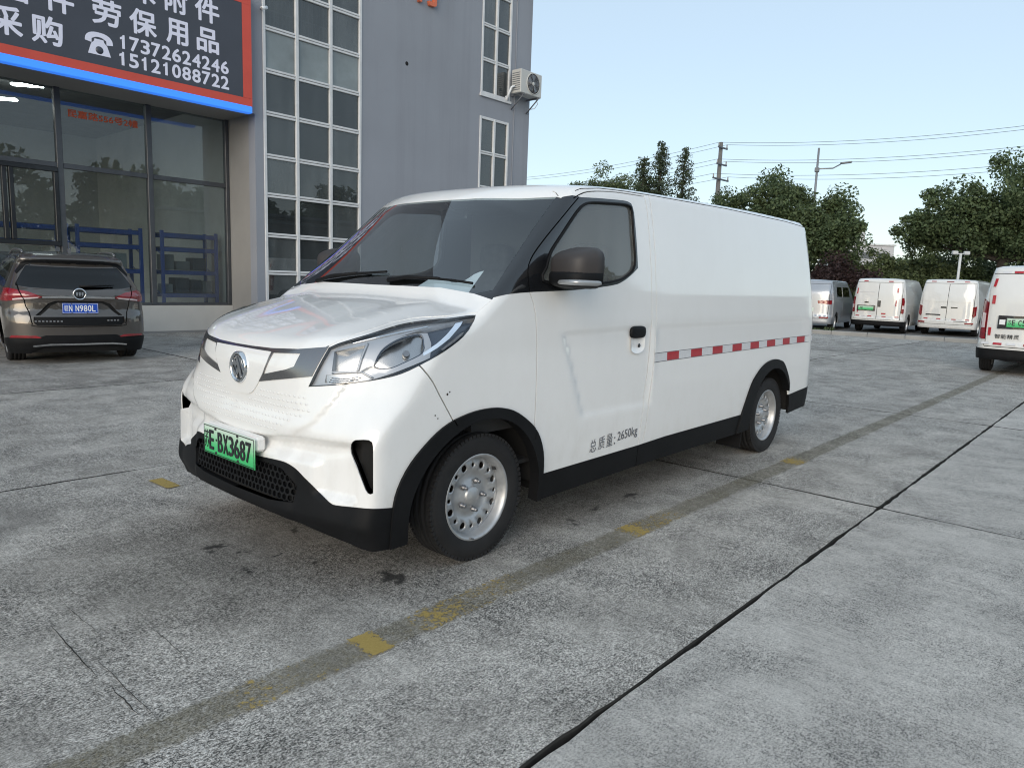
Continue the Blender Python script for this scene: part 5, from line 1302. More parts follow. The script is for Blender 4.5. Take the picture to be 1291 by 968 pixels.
    make_panel('diffuser', w_('dif'), M['gap'], t, off=-.02)
    make_panel('chrome_bar', w_('bar'), M['chrome'], t, off=.014)
    P = rear_pt(sh, 0, 1.02, .02); e = MB().lathe([(.068, .0), (.078, .008), (.088, 0), (.090, -.02)], 'x', tuple(P), 28).build('emblem', M['chrome'], t)
    MB().lathe([(0, .004), (.068, .002)], 'x', tuple(P), 24).build('emblem_field', M['gloss_black'], e)
    for k in (-1, 0, 1): MB().prism([(P[1] + .036 * k - .012, P[2] + .03), (P[1] + .036 * k + .012, P[2] + .03), (P[1] + .036 * k + .012, P[2] - .005), (P[1] + .036 * k, P[2] - .032), (P[1] + .036 * k - .012, P[2] - .005)], .003, .009, (1, 2, 0), (P[0], 0, 0)).build('shield', M['chrome'], e)
    P = rear_pt(sh, 0, .83); pl = plate_obj(t, (P[0] + .03, 0, .825), (0, 1, 0), M['blue_plate'], .46, .15,
        [('赣', -.205, -.155, -.045, .045), ('N', -.145, -.105, -.045, .045)] + [(c, -.062 + .053 * i, -.062 + .053 * i + .042, -.045, .045) for i, c in enumerate('N980L')], M['plate_white'])
    for y in (-.62, .62):
        pts = [(x, y * (1 - .02 * abs(x + 1.8)), sh.top(np.array([[x, y]]))[0][2] + dz) for x, dz in ((-.75, .005), (-.85, .035), (-1.8, .04), (-2.6, .035), (-2.75, .0))]
        MB().tube(cr(pts, .08), .016, 6).build('roof_rail', M['nut'], t)
    P0, P1 = rear_pt(sh, .02, 1.125, .02), rear_pt(sh, .48, 1.15, .02); wp = MB().tube([P0, (P0 + P1) / 2 + [0.012, 0, .0], P1], [.02, .016, .008], 6).build('rear_wiper', M['black'], t)
    P = sh.top(np.array([[-.9, .0]]))[0]; MB().prism([(P[0], P[2] - .01), (P[0] + .12, P[2] - .02), (P[0] + .10, P[2] + .05), (P[0] + .07, P[2] + .055)], -.02, .02, (0, 2, 1)).build('aerial_fin', M['brown'], t)
    for y0 in (-.45,):
        pass
    for k, (x0, x1, z0) in enumerate(((-.56, -.20, .638), (.36, .54, .648))):
        for j in range(int((x1 - x0) / .045)):
            y = x0 + .045 * j; P = rear_pt(sh, y, z0, -.010); box('badge_letter', tuple(P), (.006, .026, .024), M['nut'], t, .002)
    wheelset(t, (-.88, -3.62), .865, .345, .22, .23); under(t, sh, (-.88, -3.62), .33)
    for y in (-.40, .40): V, F_ = superq((-2.1, y, 1.05), (.12, .24, .38), 14, .6); MB().add(V, F_, True).build('seat', M['seat'], t)
    V, F_ = superq((-1.25, 0, .98), (.10, .62, .28), 14, .5); MB().add(V, F_, True).build('rear_seat', M['seat'], t)
    for sg in (-1, 1):
        V, F_ = superq((-2.95, sg * .935, 1.10), (.07, .10, .075), 12, .6); MB().add(V, F_, True).build('wing_mirror', M['brown'], t)
    return t
suv()

# ---------------------------------------------------------------- delivery vans parked beyond
def van(label, loc, h, p, scale=1):
    hw, H_, L = p['hw'], p['H'], p['L']; tb = p.get('tumble', .10); rk_ = p.get('rake', .10)
    sh = Car(L, [(.2, hw - .02), (.5, hw), (.9, hw), (1.15, hw - .015), (H_ - .15, hw - tb), (H_ + .1, hw - tb - .06)],
             [(.2, -.06), (.32, .0), (.52, .0), (.56, -.03), (1.0, -.04), (1.3, -.05), (H_ - .1, -rk_), (H_ + .1, -rk_ - .05)], (.05, .09),
             [(-L + .8, H_ - .12), (-L + 1.4, H_ - .02), (-2, H_), (-.6, H_ - .005), (0, H_ - .03)], .035,
             [(-L, .85), (-L + .6, 1.1), (-1, 1.15)], (-L + .75, 1.15, .75), [(.2, -L + .05), (.5, -L), (1.1, -L + .1)], k_rear=p.get('kr', .12))
    t = thing(p['name'], label, 'van', loc, h + math.pi, p.get('group'), scale)
    UR_ = sh.u_rear; F = lambda pts: sh.rear_uz([(-min(abs(y), hw * .955), z) for y, z in pts])
    zt = H_ - .06
    edge = [(sh.u_front, .80), (sh.x0, 1.05), (-L + 1.0, 1.25), (-L + 1.5, zt - .2), (-L + 1.9, zt - .01), (-1, zt), (UR_, zt)]
    def Fc(pts):
        q = F(pts); return [(UR_, b[1]) if a[0] == 0 else b for a, b in zip(pts, q)]
    d0 = p.get('door_y', hw - .12)
    lamp = F(p['lamp'])
    lampw = F(p['lampw']) if 'lampw' in p else None
    bump = Fc([(0, p['bump'])]) + F([(d0, p['bump']), (hw - .05, p['bump'])]) + [(-.55, p['bump'] + .0), (-.50, .1), (UR_, .1)]
    wr, wf = -p.get('wx', .95), -L + .85
    regs = [(None, circ(wr, .31, .37, 20)), (None, circ(wf, .31, .37, 20)), ('lamp', lamp)]
    if lampw: regs.insert(2, ('lampw', lampw))
    if p.get('bump_black', True): regs.append(('bump', rs(bump, .06)))
    seams = []
    dl = F([(d0, zt - .10), (d0 + .005, 1.3), (d0 + .01, .95), (d0, p['bump'] + .04)]); seams.append(cr(dl, .05))
    seams.append(rs(Fc([(d0, p['bump'] + .04), (0, p['bump'] + .04)]), .05, False)); seams.append(rs(Fc([(d0, zt - .10), (0, zt - .10)]), .05, False))
    for n_, poly in p.get('rear_panels', []): regs.append((n_, cr(F(poly), .05, True)))
    for n_, poly in p.get('side_panels', []): regs.append((n_, rs(poly, .06)))
    regs.append(('rdoor', rs(dl + Fc([(0, p['bump'] + .04), (0, zt - .10)]), .06)))
    seams += [rs(q, .06, False) for q in p.get('side_seams', [])]
    A, Bt = car_sheets(sh, lambda u: .26, edge, regs, seams, .055)
    w_ = lambda *n: [(A, A.tris(*n))]; mt = p['mat']
    make_panel('body', w_('body') + [(Bt, Bt.F)], mt, t)
    make_panel('inner_shell', [(A, A.F[A.lab == -2])], M['gap'], t, off=-.02, flange=0)
    rd = pair('rear_door', w_('rdoor'), p.get('dmat', mt), t) if p.get('split', True) else [make_panel('rear_door', w_('rdoor'), mt, t)]
    if p.get('split', True):
        P0, P1 = rear_pt(sh, 0, p['bump'] + .05, .003), rear_pt(sh, 0, zt - .12, .003); zz = np.linspace(p['bump'] + .06, zt - .12, 8)
        MB().tube([rear_pt(sh, 0, z, .0) for z in zz], .008, 4).build('door_seam', M['gap'], t)
    pair('tail_light', w_('lamp'), M['tail_red'], t, off=.008)
    if lampw: pair('reversing_lamp', w_('lampw'), M['tail_clear'], t, off=.012)
    make_panel('rear_bumper', w_('bump'), M['black'], t, off=.014, flange=.03)
    for n_, poly in p.get('rear_panels', []): pair('door_window' if n_ != 'emboss' else 'door_panel', w_(n_), p['rp_mat'], t, off=p.get('rp_off', .004))
    for n_, poly in p.get('side_panels', []): pair('side_window', w_(n_), M['car_glass'], t, off=-.003)
    def deco(name, y, z, w1, h1, mt_, d=.008, off=.006):
        P = rear_pt(sh, y, z, off); n = sh.normal((rear_pt(sh, y, z))[None])[0]
        return box(name, tuple(P), (d, w1, h1), mt_, t, .002, rotz(math.atan2(n[1], n[0])) @ roty(-math.asin(np.clip(n[2], -.5, .5))))
    for (nm, y, z, w1, h1, k) in p.get('deco', []): deco(nm, y, z, w1, h1, M[k])
    wheelset(t, (wr, wf), hw - .03, .31, .20, .19); under(t, sh, (wr, wf), .33)
    return t, sh
bv = dict(name='delivery_van', mat=M['far_white'], group='delivery vans parked in the row beyond the lot')
tape = lambda z: [('reflective_tape', y, z, .13, .035, k) for y, k in ((-.62, 'red_tape'), (-.42, 'white_tape'), (-.22, 'red_tape'), (.02, 'white_tape'), (.24, 'red_tape'), (.44, 'white_tape'), (.64, 'red_tape'))]
# first: two plain doors, upright red lamps, plate on the left door
B_ = dict(bv, hw=.86, H=1.92, L=4.7, bump=.43, lamp=[(.74, 1.24), (.80, 1.25), (.855, 1.12), (.852, .72), (.80, .70), (.735, .72)], lampw=[(.765, .98), (.82, .98), (.82, .86), (.765, .86)], rake=.12,
     deco=tape(.58) + [('reflective_tape', -.45, 1.80, .14, .035, 'red_tape'), ('reflective_tape', .35, 1.80, .14, .035, 'red_tape'), ('reflective_tape', -.69, 1.45, .04, .2, 'red_tape'), ('reflective_tape', .60, 1.50, .05, .16, 'red_tape'), ('reflective_tape', .58, 1.05, .035, .20, 'red_tape'), ('reflective_tape', -.64, .80, .035, .2, 'red_tape'),
     ('plate_frame', -.36, .86, .60, .20, 'gloss_black'), ('door_handle', .06, 1.02, .09, .22, 'gloss_black'), ('badge', -.36, 1.06, .14, .05, 'gloss_black'), ('sticker', .22, .68, .14, .05, 'red_tape'), ('door_crease', -.36, 1.42, .5, .012, 'white_tape')])
t, sh = van('white van with a green plate on its left rear door, second in the row', (27.5, 7.38, -.06), math.radians(3), B_)
P = rear_pt(sh, -.36, .86); plate_obj(t, (P[0] + .022, -.36, .86), (0, 1, 0), M['green_plate'], .50, .14, [('苏', -.20, -.15, -.04, .04), ('E', -.14, -.10, -.04, .04)], M['ink'], bolts=False)
# second: panelled window shapes in the doors, lamps low at the corners
C_ = dict(bv, hw=.90, H=1.96, L=4.9, bump=.36, bump_black=False, rake=.16, lamp=[(.76, 1.02), (.88, 1.05), (.88, .74), (.80, .66), (.76, .72)], rp_mat=M['far_white'], rp_off=.012,
     rear_panels=[('win', [(.06, 1.66), (.66, 1.66), (.70, 1.25), (.68, 1.18), (.08, 1.18), (.05, 1.25)])],
     deco=tape(.58) + [('door_handle', -.10, .98, .17, .06, 'gloss_black'), ('door_handle', .22, .98, .20, .04, 'gloss_black'), ('brake_light', 0, 1.86, .22, .03, 'tail_red'), ('reflective_tape', -.5, 1.86, .15, .03, 'red_tape'), ('reflective_tape', .5, 1.86, .15, .03, 'red_tape'),
     ('fog_lamp', -.74, .46, .22, .05, 'tail_red'), ('fog_lamp', .70, .46, .26, .05, 'tail_red'), ('plate_light', -.40, .72, .46, .04, 'gloss_black'), ('badge', .45, .52, .4, .02, 'gloss_black')])
van('white van with pressed window shapes in both rear doors, third in the row', (28.6, 5.45, -.06), math.radians(1), C_)
# silver people carrier, mostly hidden
A_ = dict(bv, name='people_carrier', mat=M['silver'], dmat=M['far_white'], hw=.86, H=1.80, L=4.8, bump=.40, bump_black=False, rake=.22, lamp=[(.38, 1.06), (.85, 1.08), (.86, .94), (.40, .96)], rp_mat=M['car_glass'], rp_off=-.002,
     side_panels=[('w1', [(-1.9, 1.55), (-1.0, 1.55), (-.85, 1.2), (-1.9, 1.2)]), ('w2', [(-3.2, 1.55), (-2.0, 1.55), (-2.0, 1.2), (-3.3, 1.2)])], side_seams=[[(-1.95, .4), (-1.95, 1.6)]],
     deco=[('fog_lamp', .62, .48, .3, .05, 'tail_red'), ('number_plate', .05, .74, .44, .14, 'green_plate')], split=False)
van('silver people carrier half hidden behind the white van, first in the row', (25.9, 9.28, -.06), math.radians(7), A_)
E_ = dict(B_, deco=[], hw=.88, lamp=[(.76, 1.02), (.87, 1.05), (.87, .74), (.76, .72)]); E_.pop('lampw')
van('white van mostly hidden between its neighbours, fourth in the row', (30.2, 3.35, -.06), math.radians(1), E_)
# the nearer white van cut off by the right edge
D_ = dict(bv, name='minivan', group=None, hw=.74, H=1.90, L=4.4, bump=.44, split=False, wx=.72, rake=.20, kr=.14,
     lamp=[(.61, 1.24), (.71, 1.30), (.735, 1.15), (.73, .62), (.675, .60), (.61, .60)], lampw=[(.64, 1.05), (.69, 1.06), (.69, .80), (.64, .80)],
     deco=[('reflective_tape', y, .53, .13, .04, k) for y, k in ((-.60, 'white_tape'), (-.42, 'red_tape'), (-.22, 'white_tape'), (0.02, 'red_tape'), (.24, 'white_tape'), (.46, 'red_tape'))] +
          [('reflective_tape', -.42, 1.76, .13, .04, 'white_tape'), ('reflective_tape', -.25, 1.765, .13, .04, 'red_tape'), ('reflective_tape', .02, 1.765, .13, .04, 'white_tape'), ('reflective_tape', .25, 1.765, .13, .04, 'red_tape'),
           ('reflective_tape', -.56, 1.58, .045, .15, 'red_tape'), ('reflective_tape', -.55, 1.29, .05, .15, 'red_tape'), ('reflective_tape', -.56, .74, .045, .14, 'red_tape'), ('plate_frame', .0, .91, .90, .225, 'gloss_black'), ('tow_eye', -.05, .28, .05, .12, 'gap'), ('tow_eye', .05, .28, .05, .12, 'gap')])
t, sh = van('white minivan with tall red tail lamps and green plate, cut off by the right edge', (14.95, 1.60, .0), math.radians(2), D_)
P = rear_pt(sh, -.1, .90); plate_obj(t, (P[0] + .022, -.075, .905), (0, 1, 0), M['green_plate'], .50, .155, [('苏', -.228, -.182, -.045, .048), ('E', -.170, -.128, -.045, .048), ('C', -.080, -.036, -.045, .048), ('5', -.024, .020, -.045, .048), ('6', .032, .076, -.045, .048), ('7', .088, .132, -.045, .048)], M['ink'], bolts=False)
box('plate_seal', (P[0] + .026, -.385, .91), (.004, .085, .085), M['plate_white'], t)
for k, c in enumerate('智能精灵'):
    y = -.475 + .092 * k; P = rear_pt(sh, y + .04, .66, .004); text('lettering', c, (P[0] + .006, y, .625), (0, 1, 0), (0, 0, 1), .082, .075, M['ink'], t, .003, .01)
P = rear_pt(sh, .0, 1.28, .012); e = MB().lathe([(0, .004), (.085, .003), (.10, 0), (.102, -.02)], 'x', tuple(P), 24).build('emblem', M['gloss_black'], t)
for k in range(3):
    q = .05 - .035 * k; MB().prism([(P[1] + q - .07, P[2] + .035), (P[1] + q - .05, P[2] + .035), (P[1] + q * .3, P[2] - .045), (P[1] + q * .3 - .02, P[2] - .045)], .004, .009, (1, 2, 0), (P[0], 0, 0)).build('emblem_bar', M['nut'], e)
P = rear_pt(sh, -.785, .62, .01)
for k in range(2): box('hinge', (-.10, -.735, .56 + .03 * k), (.10, .012, .012), M['nut'], t, .002)
# ================================================================ kerb, trees, poles, far buildings
def kerb_run(a, b, n):
    a, b = np.array(a), np.array(b); d = (b - a) / n; L = np.linalg.norm(d); ang = math.atan2(d[1], d[0])
    k = thing('kerb', 'low pale concrete kerb running along the front of the parked van row', 'kerb', (*((a + b) / 2), 0), ang)
    for i in range(n): box('kerb_stone', ((i - (n - 1) / 2) * L, 0, .045), (L - .012, .16, .15), M['kerb'], k, .012)
M['kerb'] = mat('pale_kerb', (.33, .325, .31), .9, 0, 0, .12, 2, .4, 60)
kerb_run((22.6, 11.5), (25.0, .6), 11)
def leaf_mat(name, dark_, light, trans=.35):
    m = bpy.data.materials.new(name); t, p = nodes(m); o_ = t.nodes['Material Output']
    g = t.nodes.new('ShaderNodeNewGeometry'); n = noise(t, g.outputs['Position'], .9, 3)
    f = mth(t, 'ADD', mth(t, 'MULTIPLY', g.outputs['Random Per Island'], .55), mth(t, 'MULTIPLY', n, .55))
    col = ramp(t, f, [(.15, dark_), (.85, light)]); t.links.new(col, p.inputs['Base Color']); p.inputs['Roughness'].default_value = .55; p.inputs['Specular IOR Level'].default_value = .3
    tr = t.nodes.new('ShaderNodeBsdfTranslucent'); t.links.new(col, tr.inputs[0]); mx = t.nodes.new('ShaderNodeMixShader'); mx.inputs[0].default_value = trans
    t.links.new(p.outputs[0], mx.inputs[1]); t.links.new(tr.outputs[0], mx.inputs[2]); t.links.new(mx.outputs[0], o_.inputs[0]); return m
M['leaf'] = leaf_mat('dark_leaves', (.052, .080, .040), (.155, .205, .095)); M['leaf2'] = leaf_mat('mid_leaves', (.068, .098, .048), (.19, .235, .11))
M['leaf_red'] = leaf_mat('purple_leaves', (.034, .022, .022), (.080, .050, .048)); M['needle'] = leaf_mat('feathery_leaves', (.042, .062, .038), (.115, .145, .078))
M['bark'] = mat('grey_brown_bark', (.055, .046, .038), .95, 0, 0, .3, 6, .5, 40)
def leaves(name, parent, cl, rad, n, size, mt, rng, flat=.5, aspect=.55):
    """n leaf quads scattered round cluster centres"""
    cl = np.array(cl); k = rng.integers(0, len(cl), n); d = rng.normal(size=(n, 3)); d /= np.linalg.norm(d, axis=1)[:, None]
    r = rad[k] * rng.random(n) ** .45; c = cl[k] + d * r[:, None] * [1, 1, .8]
    nn = d * (1 - flat) + rng.normal(size=(n, 3)) * .55 + [0, 0, flat]; nn /= np.linalg.norm(nn, axis=1)[:, None]
    t1 = np.cross(nn, rng.normal(size=(n, 3))); t1 /= np.linalg.norm(t1, axis=1)[:, None]; t2 = np.cross(nn, t1); s_ = size * rng.uniform(.6, 1.35, n)[:, None]
    V = np.stack([c - t1 * s_, c - t2 * s_ * aspect, c + t1 * s_, c + t2 * s_ * aspect], 1).reshape(-1, 3)
    me = bpy.data.meshes.new(name); me.vertices.add(4 * n); me.vertices.foreach_set('co', V.ravel()); me.loops.add(4 * n); me.loops.foreach_set('vertex_index', np.arange(4 * n)); me.polygons.add(n)
    me.polygons.foreach_set('loop_start', np.arange(0, 4 * n, 4)); me.materials.append(mt); me.update(calc_edges=True); me.validate()
    return link(name, me, parent)
def tree(name, label, loc, lobes, trunk_h, trunk_r, n, size, mt, seed, group=None, ncl=90, cr_=.55, parts=True):
    """lobes: (x, y, z, rx, ry, rz) ellipsoids of the crown"""
    rng = np.random.default_rng(seed); t = thing(name, label, 'tree' if 'tree' in name else 'bush', loc, 0, group)
    cl = []; vol = np.array([l[3] * l[4] * l[5] for l in lobes]) ** .7; vol /= vol.sum()
    while len(cl) < ncl:
        l = lobes[rng.choice(len(lobes), p=vol)]; d = rng.normal(size=3); d /= np.linalg.norm(d); r = rng.uniform(.45, 1.0) if rng.random() < .8 else rng.uniform(.1, .5)
        q = np.array(l[:3]) + d * r * np.array(l[3:])
        if q[2] > .3: cl.append(q)
    cl = np.array(cl); rad = cr_ * rng.uniform(.55, 1.35, len(cl))
    leaves('crown', t, cl, rad, n, size, mt, rng)
    mb = MB(); z0 = -.1; top_ = np.array([rng.normal() * .15, rng.normal() * .15, trunk_h])
    mb.tube([(0, 0, z0), tuple(top_ * .5 + [.06, 0, 0]), tuple(top_)], [trunk_r * 1.25, trunk_r * .9, trunk_r * .7], 10)
    for q in cl[rng.choice(len(cl), min(16, len(cl)), replace=False)]:
        mid = top_ * .55 + q * .45 + rng.normal(size=3) * .12; mid[2] = max(mid[2], trunk_h * .8)
        mb.tube([tuple(top_ * [1, 1, .93]), tuple(mid), tuple(q)], [trunk_r * .38, trunk_r * .22, trunk_r * .06], 6)
    mb.build('trunk', M['bark'], t, True, False); return t
def conifer(label, loc, H_, R_, n, seed, lean=0.):
    rng = np.random.default_rng(seed); t = thing('conifer_tree', label, 'tree', loc, 0, 'tall feathery conifers'); cl, mb = [], MB()
    mb.tube([(0, 0, -.1), (lean * .5, 0, H_ * .5), (lean, 0, H_ - .1)], [.20, .12, .02], 8)
    z = H_ * .16
    while z < H_ - .1:
        f = 1 - z / H_; f = (f ** .8) * (1.0 if f < .85 else (1 - f) / .15 * .7 + .3)
        for k in range(5 if f > .12 else 3):
            a = rng.uniform(0, 2 * math.pi); l = R_ * f * rng.uniform(.45, 1.25) + .08; x = lean * z / H_
            e = (x + l * math.cos(a), l * math.sin(a), z + l * .25); mb.tube([(x, 0, z), e], [.025, .006], 4, False)
            for q in np.linspace(.25, 1, max(2, int(l / .28))): cl.append((x + l * q * math.cos(a), l * q * math.sin(a), z + l * .25 * q))
        z += rng.uniform(.16, .34)
    cl = np.array(cl); leaves('crown', t, cl, np.full(len(cl), .26), n, .085, M['needle'], rng, .2, .45); mb.build('trunk', M['bark'], t, True, False); return t
conifer('left and shortest of the three tall feathery conifers above the van roof', (43.40, 27.18, -.06), 10.1, 2.3, 11000, 3)
conifer('middle and fullest of the three tall feathery conifers above the van roof', (44.13, 26.36, -.06), 11.0, 2.5, 13500, 5, .1)
conifer('right and thinnest of the three tall feathery conifers above the van roof', (45.95, 25.6, -.06), 10.95, 2.0, 9000, 8, .1)
LB = [(48.6, 36.4, 10.0, 1.9), (50.2, 34.9, 10.9, 2.7), (51.0, 33.3, 11.0, 2.8)]
for k, (x, y, z, r) in enumerate(LB):
    tree('broadleaf_tree', ['small round green tree top nearest the grey building', 'round green tree top between the small tree and the conifers', 'dense green tree top just left of the three conifers'][k], (x, y, -.06), [(0, 0, z - r, r, r, r), (r * .5, -.6, z - r * 1.5, r, r, r), (-r * .6, .5, z - r * 1.7, r, r, r * .9)], z - 2.6 * r, .22, 24000, .10, M['leaf2'], 21 + k, 'green trees above the van roof', 90, .7)
# the two big camphor trees
tree('broadleaf_tree', 'broad dark green tree behind the rear of the front van, before the lamp post', (40.5, 16.6, -.06),
     [(0, .2, 5.9, 2.0, 2.3, 2.0), (-.2, 2.9, 5.3, 1.6, 1.9, 1.7), (.4, -2.4, 5.2, 1.8, 2.0, 1.9), (.3, -3.6, 4.2, 1.5, 1.5, 1.5), (0, 1.0, 4.0, 2.2, 2.6, 1.6), (0, 4.2, 4.2, 1.3, 1.3, 1.5), (0, -1.6, 3.9, 2.0, 2.4, 1.3)], 2.6, .30, 75000, .092, M['leaf'], 31, 'big dark broadleaf trees', 330, .68)
tree('broadleaf_tree', 'largest dark tree with a visible trunk at the right edge of the photo', (43.2, 6.0, -.06),
     [(0, .0, 6.2, 2.2, 2.6, 1.9), (-.4, 2.2, 5.4, 1.8, 1.9, 1.8), (-.6, 3.5, 4.7, 1.3, 1.4, 1.4), (.6, -2.6, 5.9, 2.2, 2.5, 1.9), (.8, -5.0, 5.6, 2.2, 2.4, 2.0), (0, .4, 4.4, 2.0, 2.8, 1.2), (.4, -3.4, 4.2, 2.0, 2.5, 1.2)], 3.4, .30, 85000, .092, M['leaf'], 37, 'big dark broadleaf trees', 380, .68)
tree('broadleaf_tree', 'small purple leaved tree between the silver people carrier and the big dark tree', (38.3, 12.0, -.06), [(0, 0, 2.5, 1.2, 1.4, 1.0), (.3, .9, 2.1, 1.0, 1.0, .8), (0, -.9, 2.0, .9, 1.0, .8)], 1.2, .10, 5200, .085, M['leaf_red'], 41, None, 60, .42)
BS = [(42.5, 15.8, 3.3, 'leaf'), (43.0, 13.6, 3.6, 'leaf2'), (43.4, 11.6, 4.0, 'leaf2'), (44.6, 9.9, 4.2, 'leaf2'), (45.6, 8.2, 4.0, 'leaf'), (47.0, 6.3, 3.8, 'leaf'), (47.5, 4.2, 3.8, 'leaf2'), (48, 2.0, 3.8, 'leaf')]
BL = ['dark bush just behind the rear corner of the front van', 'rounded bush behind the silver people carrier', 'tallest pale green bush behind the first white van of the row', 'pale green bush behind the gap between the two white vans', 'dark bush right of the small white lamp post', 'dark bush behind the trunk of the largest tree', 'pale bush at the right edge behind the nearer minivan', 'dark bush beyond the right edge of the minivan roof']
for k, (x, y, h, lm) in enumerate(BS):
    tree('bush', BL[k], (x, y, -.06), [(0, 0, h * .62, 1.2, 1.5, h * .40), (.2, .8, h * .42, 1.1, 1.2, h * .38), (-.2, -.9, h * .45, 1.1, 1.2, h * .38)], h * .4, .07, 14000, .082, M[lm], 51 + k, 'bushes behind the parked vans', 100, .5)
M['wall_grey'] = mat('grey_boundary_wall', (.20, .195, .19), .9, 0, 0, .1, 2)
wl = thing('boundary_wall', 'low grey boundary wall showing between the bushes behind the vans', 'wall', (46.6, 12, -.06), math.radians(-62))
for k in range(14):
    box('wall_panel', ((k - 6.5) * 2.0, 0, 1.1), (1.97, .14, 2.2), M['wall_grey'], wl, .02); box('wall_post', ((k - 7) * 2.0, 0, 1.16), (.26, .26, 2.32), M['wall_grey'], wl, .02)
# pole and wires
M['pole'] = mat('weathered_concrete_pole', (.17, .165, .155), .9, 0, 0, .12, 3); M['wire'] = mat('dull_cable', (.10, .11, .12), .7); M['ceramic'] = mat('insulator', (.30, .29, .28), .3)
poles = [np.array([45.65, 1.79]), np.array([43.05, 21.48]), np.array([48.2, 47.6])]
wire_at = []
for k, P in enumerate(poles):
    d = poles[min(k + 1, 2)] - poles[max(k - 1, 0)]; a = math.atan2(d[1], d[0]) + math.pi / 2
    t = thing('utility_pole', ['concrete utility pole outside the frame that carries the wires to the right', 'tall concrete utility pole with three crossarms behind the front van', 'concrete utility pole hidden behind the grey building carrying the wires'][k], 'utility pole', (*P, -.06), a)
    MB().tube([(0, 0, 0), (0, 0, 10.3)], [.19, .115], 12).build('pole', M['pole'], t)
    ws_ = []
    for z, w_ in ((9.95, .55), (8.95, .60), (8.05, .95)):
        ar = box('crossarm', (0, .14, z), (2 * w_, .09, .09), M['shelf_grey'], t, .008)
        for x in (-w_ + .06, w_ - .06):
            MB().lathe([(0, 0), (.035, 0), (.05, .06), (.03, .10), (.05, .14), (.03, .19), (.0, .21)], 'z', (x, .14, z + .045), 8).build('insulator', M['ceramic'], ar)
            ca, sa = math.cos(a), math.sin(a); ws_.append(np.array([P[0] + x * ca - .14 * sa, P[1] + x * sa + .14 * ca, z + .20]))
    wire_at.append(ws_)
n_ = 0
LV = ['top', 'middle', 'bottom']
for k in (0, 1):
    for j in range(6):
        a, b = wire_at[k][j], wire_at[k + 1][j]; s_ = np.linspace(0, 1, 17)[:, None]; pts = a + (b - a) * s_; pts[:, 2] -= (.50 * 4 * s_ * (1 - s_))[:, 0]
        o = MB().tube(pts, .011, 5, False).build('power_line', M['wire'])
        tag(o, '%s thin overhead wire of the %s pair, running %s of the utility pole' % (['first', 'second'][j % 2], LV[j // 2], ['right', 'left'][k]), 'power line', 'overhead wires')
# lamp posts
M['galv'] = mat('grey_lamp_post', (.26, .27, .28), .5, .4); 
t = thing('street_lamp', 'grey street lamp post with a single arm rising above the dark tree', 'street lamp', (42.99, 15.45, -.06))
MB().tube([(0, 0, 0), (0, 0, 9.4)], [.10, .06], 10).build('post', M['galv'], t)
dirv = np.array([.49, -.55, 0]); dirv /= np.linalg.norm(dirv)
MB().tube([np.array([0, 0, 8.25]), np.array([0, 0, 8.32]) + dirv * .9, np.array([0, 0, 8.55]) + dirv * 1.3], .04, 6).build('arm', M['galv'], t)
box('lamp_head', tuple(np.array([0, 0, 8.65]) + dirv * 1.62), (.62, .24, .10), M['galv'], t, .03, rotz(math.atan2(dirv[1], dirv[0])) @ roty(-.14)); box('collar', (0, 0, 8.2), (.22, .22, .26), M['galv'], t, .03)
M['lamp_white'] = mat('white_post_paint', (.62, .63, .62), .5)
t = thing('yard_lamp', 'short white lamp post with two lamp heads behind the parked vans', 'street lamp', (37.18, 6.79, -.06))
MB().tube([(0, 0, 0), (0, 0, 3.25)], .055, 10).build('post', M['lamp_white'], t)
dv = np.array([.745, -.667, 0]) ; MB().tube([np.array([0, 0, 3.22]) - dv * .24, np.array([0, 0, 3.22]) + dv * .24], .025, 6).build('arm', M['lamp_white'], t)
dv = np.array([.656, -.75, 0])
for s_ in (-1, 1): box('lamp_head', tuple(np.array([0, 0, 3.26]) + dv * .26 * s_), (.16, .24, .16), M['lamp_white'], t, .03, rotz(math.atan2(dv[1], dv[0]) + math.pi / 2))
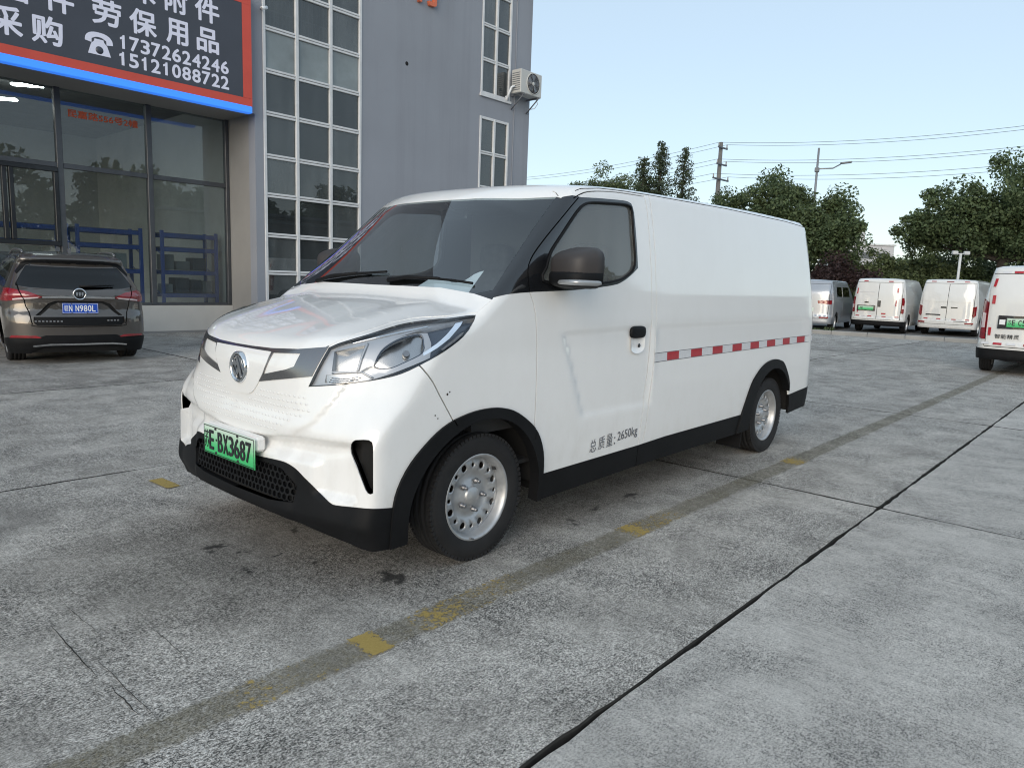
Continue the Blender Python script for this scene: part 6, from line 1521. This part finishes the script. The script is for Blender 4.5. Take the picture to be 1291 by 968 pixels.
# far building
M['far_wall'] = mat('pale_far_wall', (.52, .52, .53), .8, 0, 0, .05, .2)
t = thing('factory_building', 'pale distant factory with a stepped roof showing between the two big trees', 'building', (127.6, 38.4, 0), math.radians(-45))
box('wall', (0, 0, 4.4), (9, 7, 8.8), M['far_wall'], t, .05); box('roof_block', (-2.4, -1, 10.2), (4.0, 4.6, 2.8), M['far_wall'], t, .05); box('roof', (0, 0, 8.95), (9.4, 7.4, .28), M['lamp_white'], t, .05)
for k in range(3): box('window', (-2.8 + 2.8 * k, -3.52, 7.2), (2.0, .10, 1.0), M['stair'], t)
for k in range(2): box('window', (-4.52, -1.7 + 3.2 * k, 7.2), (.10, 2.2, 1.0), M['stair'], t)
box('window', (-4.43, -1, 10.5), (.08, 3.2, .8), M['stair'], t)
# weeds by the kerb
rng = np.random.default_rng(77)
o = leaves('weeds', None, [(23.9 + rng.normal() * .5, 8.9 + rng.normal() * .5, .06) for _ in range(26)], np.full(26, .16), 900, .05, M['leaf2'], rng, .1, .3); o['kind'] = 'stuff'; tag(o, 'small green weeds growing along the pale kerb', 'weeds')
# what stands behind the photographer and shows in the shop glass and the paint: a row of trees and a long shed
rng = np.random.default_rng(99); cl, rad = [], []
for k in range(15):
    x0, y0, h = -22 + 5.2 * k + rng.normal(), -27 + rng.normal() * 1.5, rng.uniform(7.0, 9.6)
    for q in range(46):
        d = rng.normal(size=3); d /= np.linalg.norm(d); cl.append((x0 + d[0] * 3.0, y0 + d[1] * 2.6, h * .58 + d[2] * h * .40)); rad.append(rng.uniform(.7, 1.3))
o = leaves('distant_trees', None, cl, np.array(rad), 42000, .34, M['leaf'], rng); o['kind'] = 'stuff'; tag(o, 'row of dark trees across the lot, mirrored in the shop windows', 'trees')

wh_ = thing('warehouse', 'long plain grey warehouse outside the frame, mirrored in the side of the front van', 'building', (44, -25, -.06))
box('wall', (0, 0, 2.6), (46, 12, 5.2), M['wall_grey'], wh_, .05); box('roof', (0, 0, 5.3), (46.8, 12.8, .22), M['shelf_grey'], wh_, .05)
for k in range(5): box('door', (-18 + 9 * k, 6.02, 1.9), (4.2, .10, 3.8), M['dark_alu'], wh_, .02)
rng = np.random.default_rng(123); cl, rad = [], []
for k in range(150):
    f = rng.random(); cl.append((66 + rng.normal() * 2.0 + 14 * f, 8 + 78 * f, rng.uniform(.3, 3.6))); rad.append(rng.uniform(1.0, 1.7))
o = leaves('far_woodland', None, cl, np.array(rad), 22000, .26, M['leaf'], rng); o['kind'] = 'stuff'; tag(o, 'low dark woodland band along the horizon behind the trees', 'woodland')
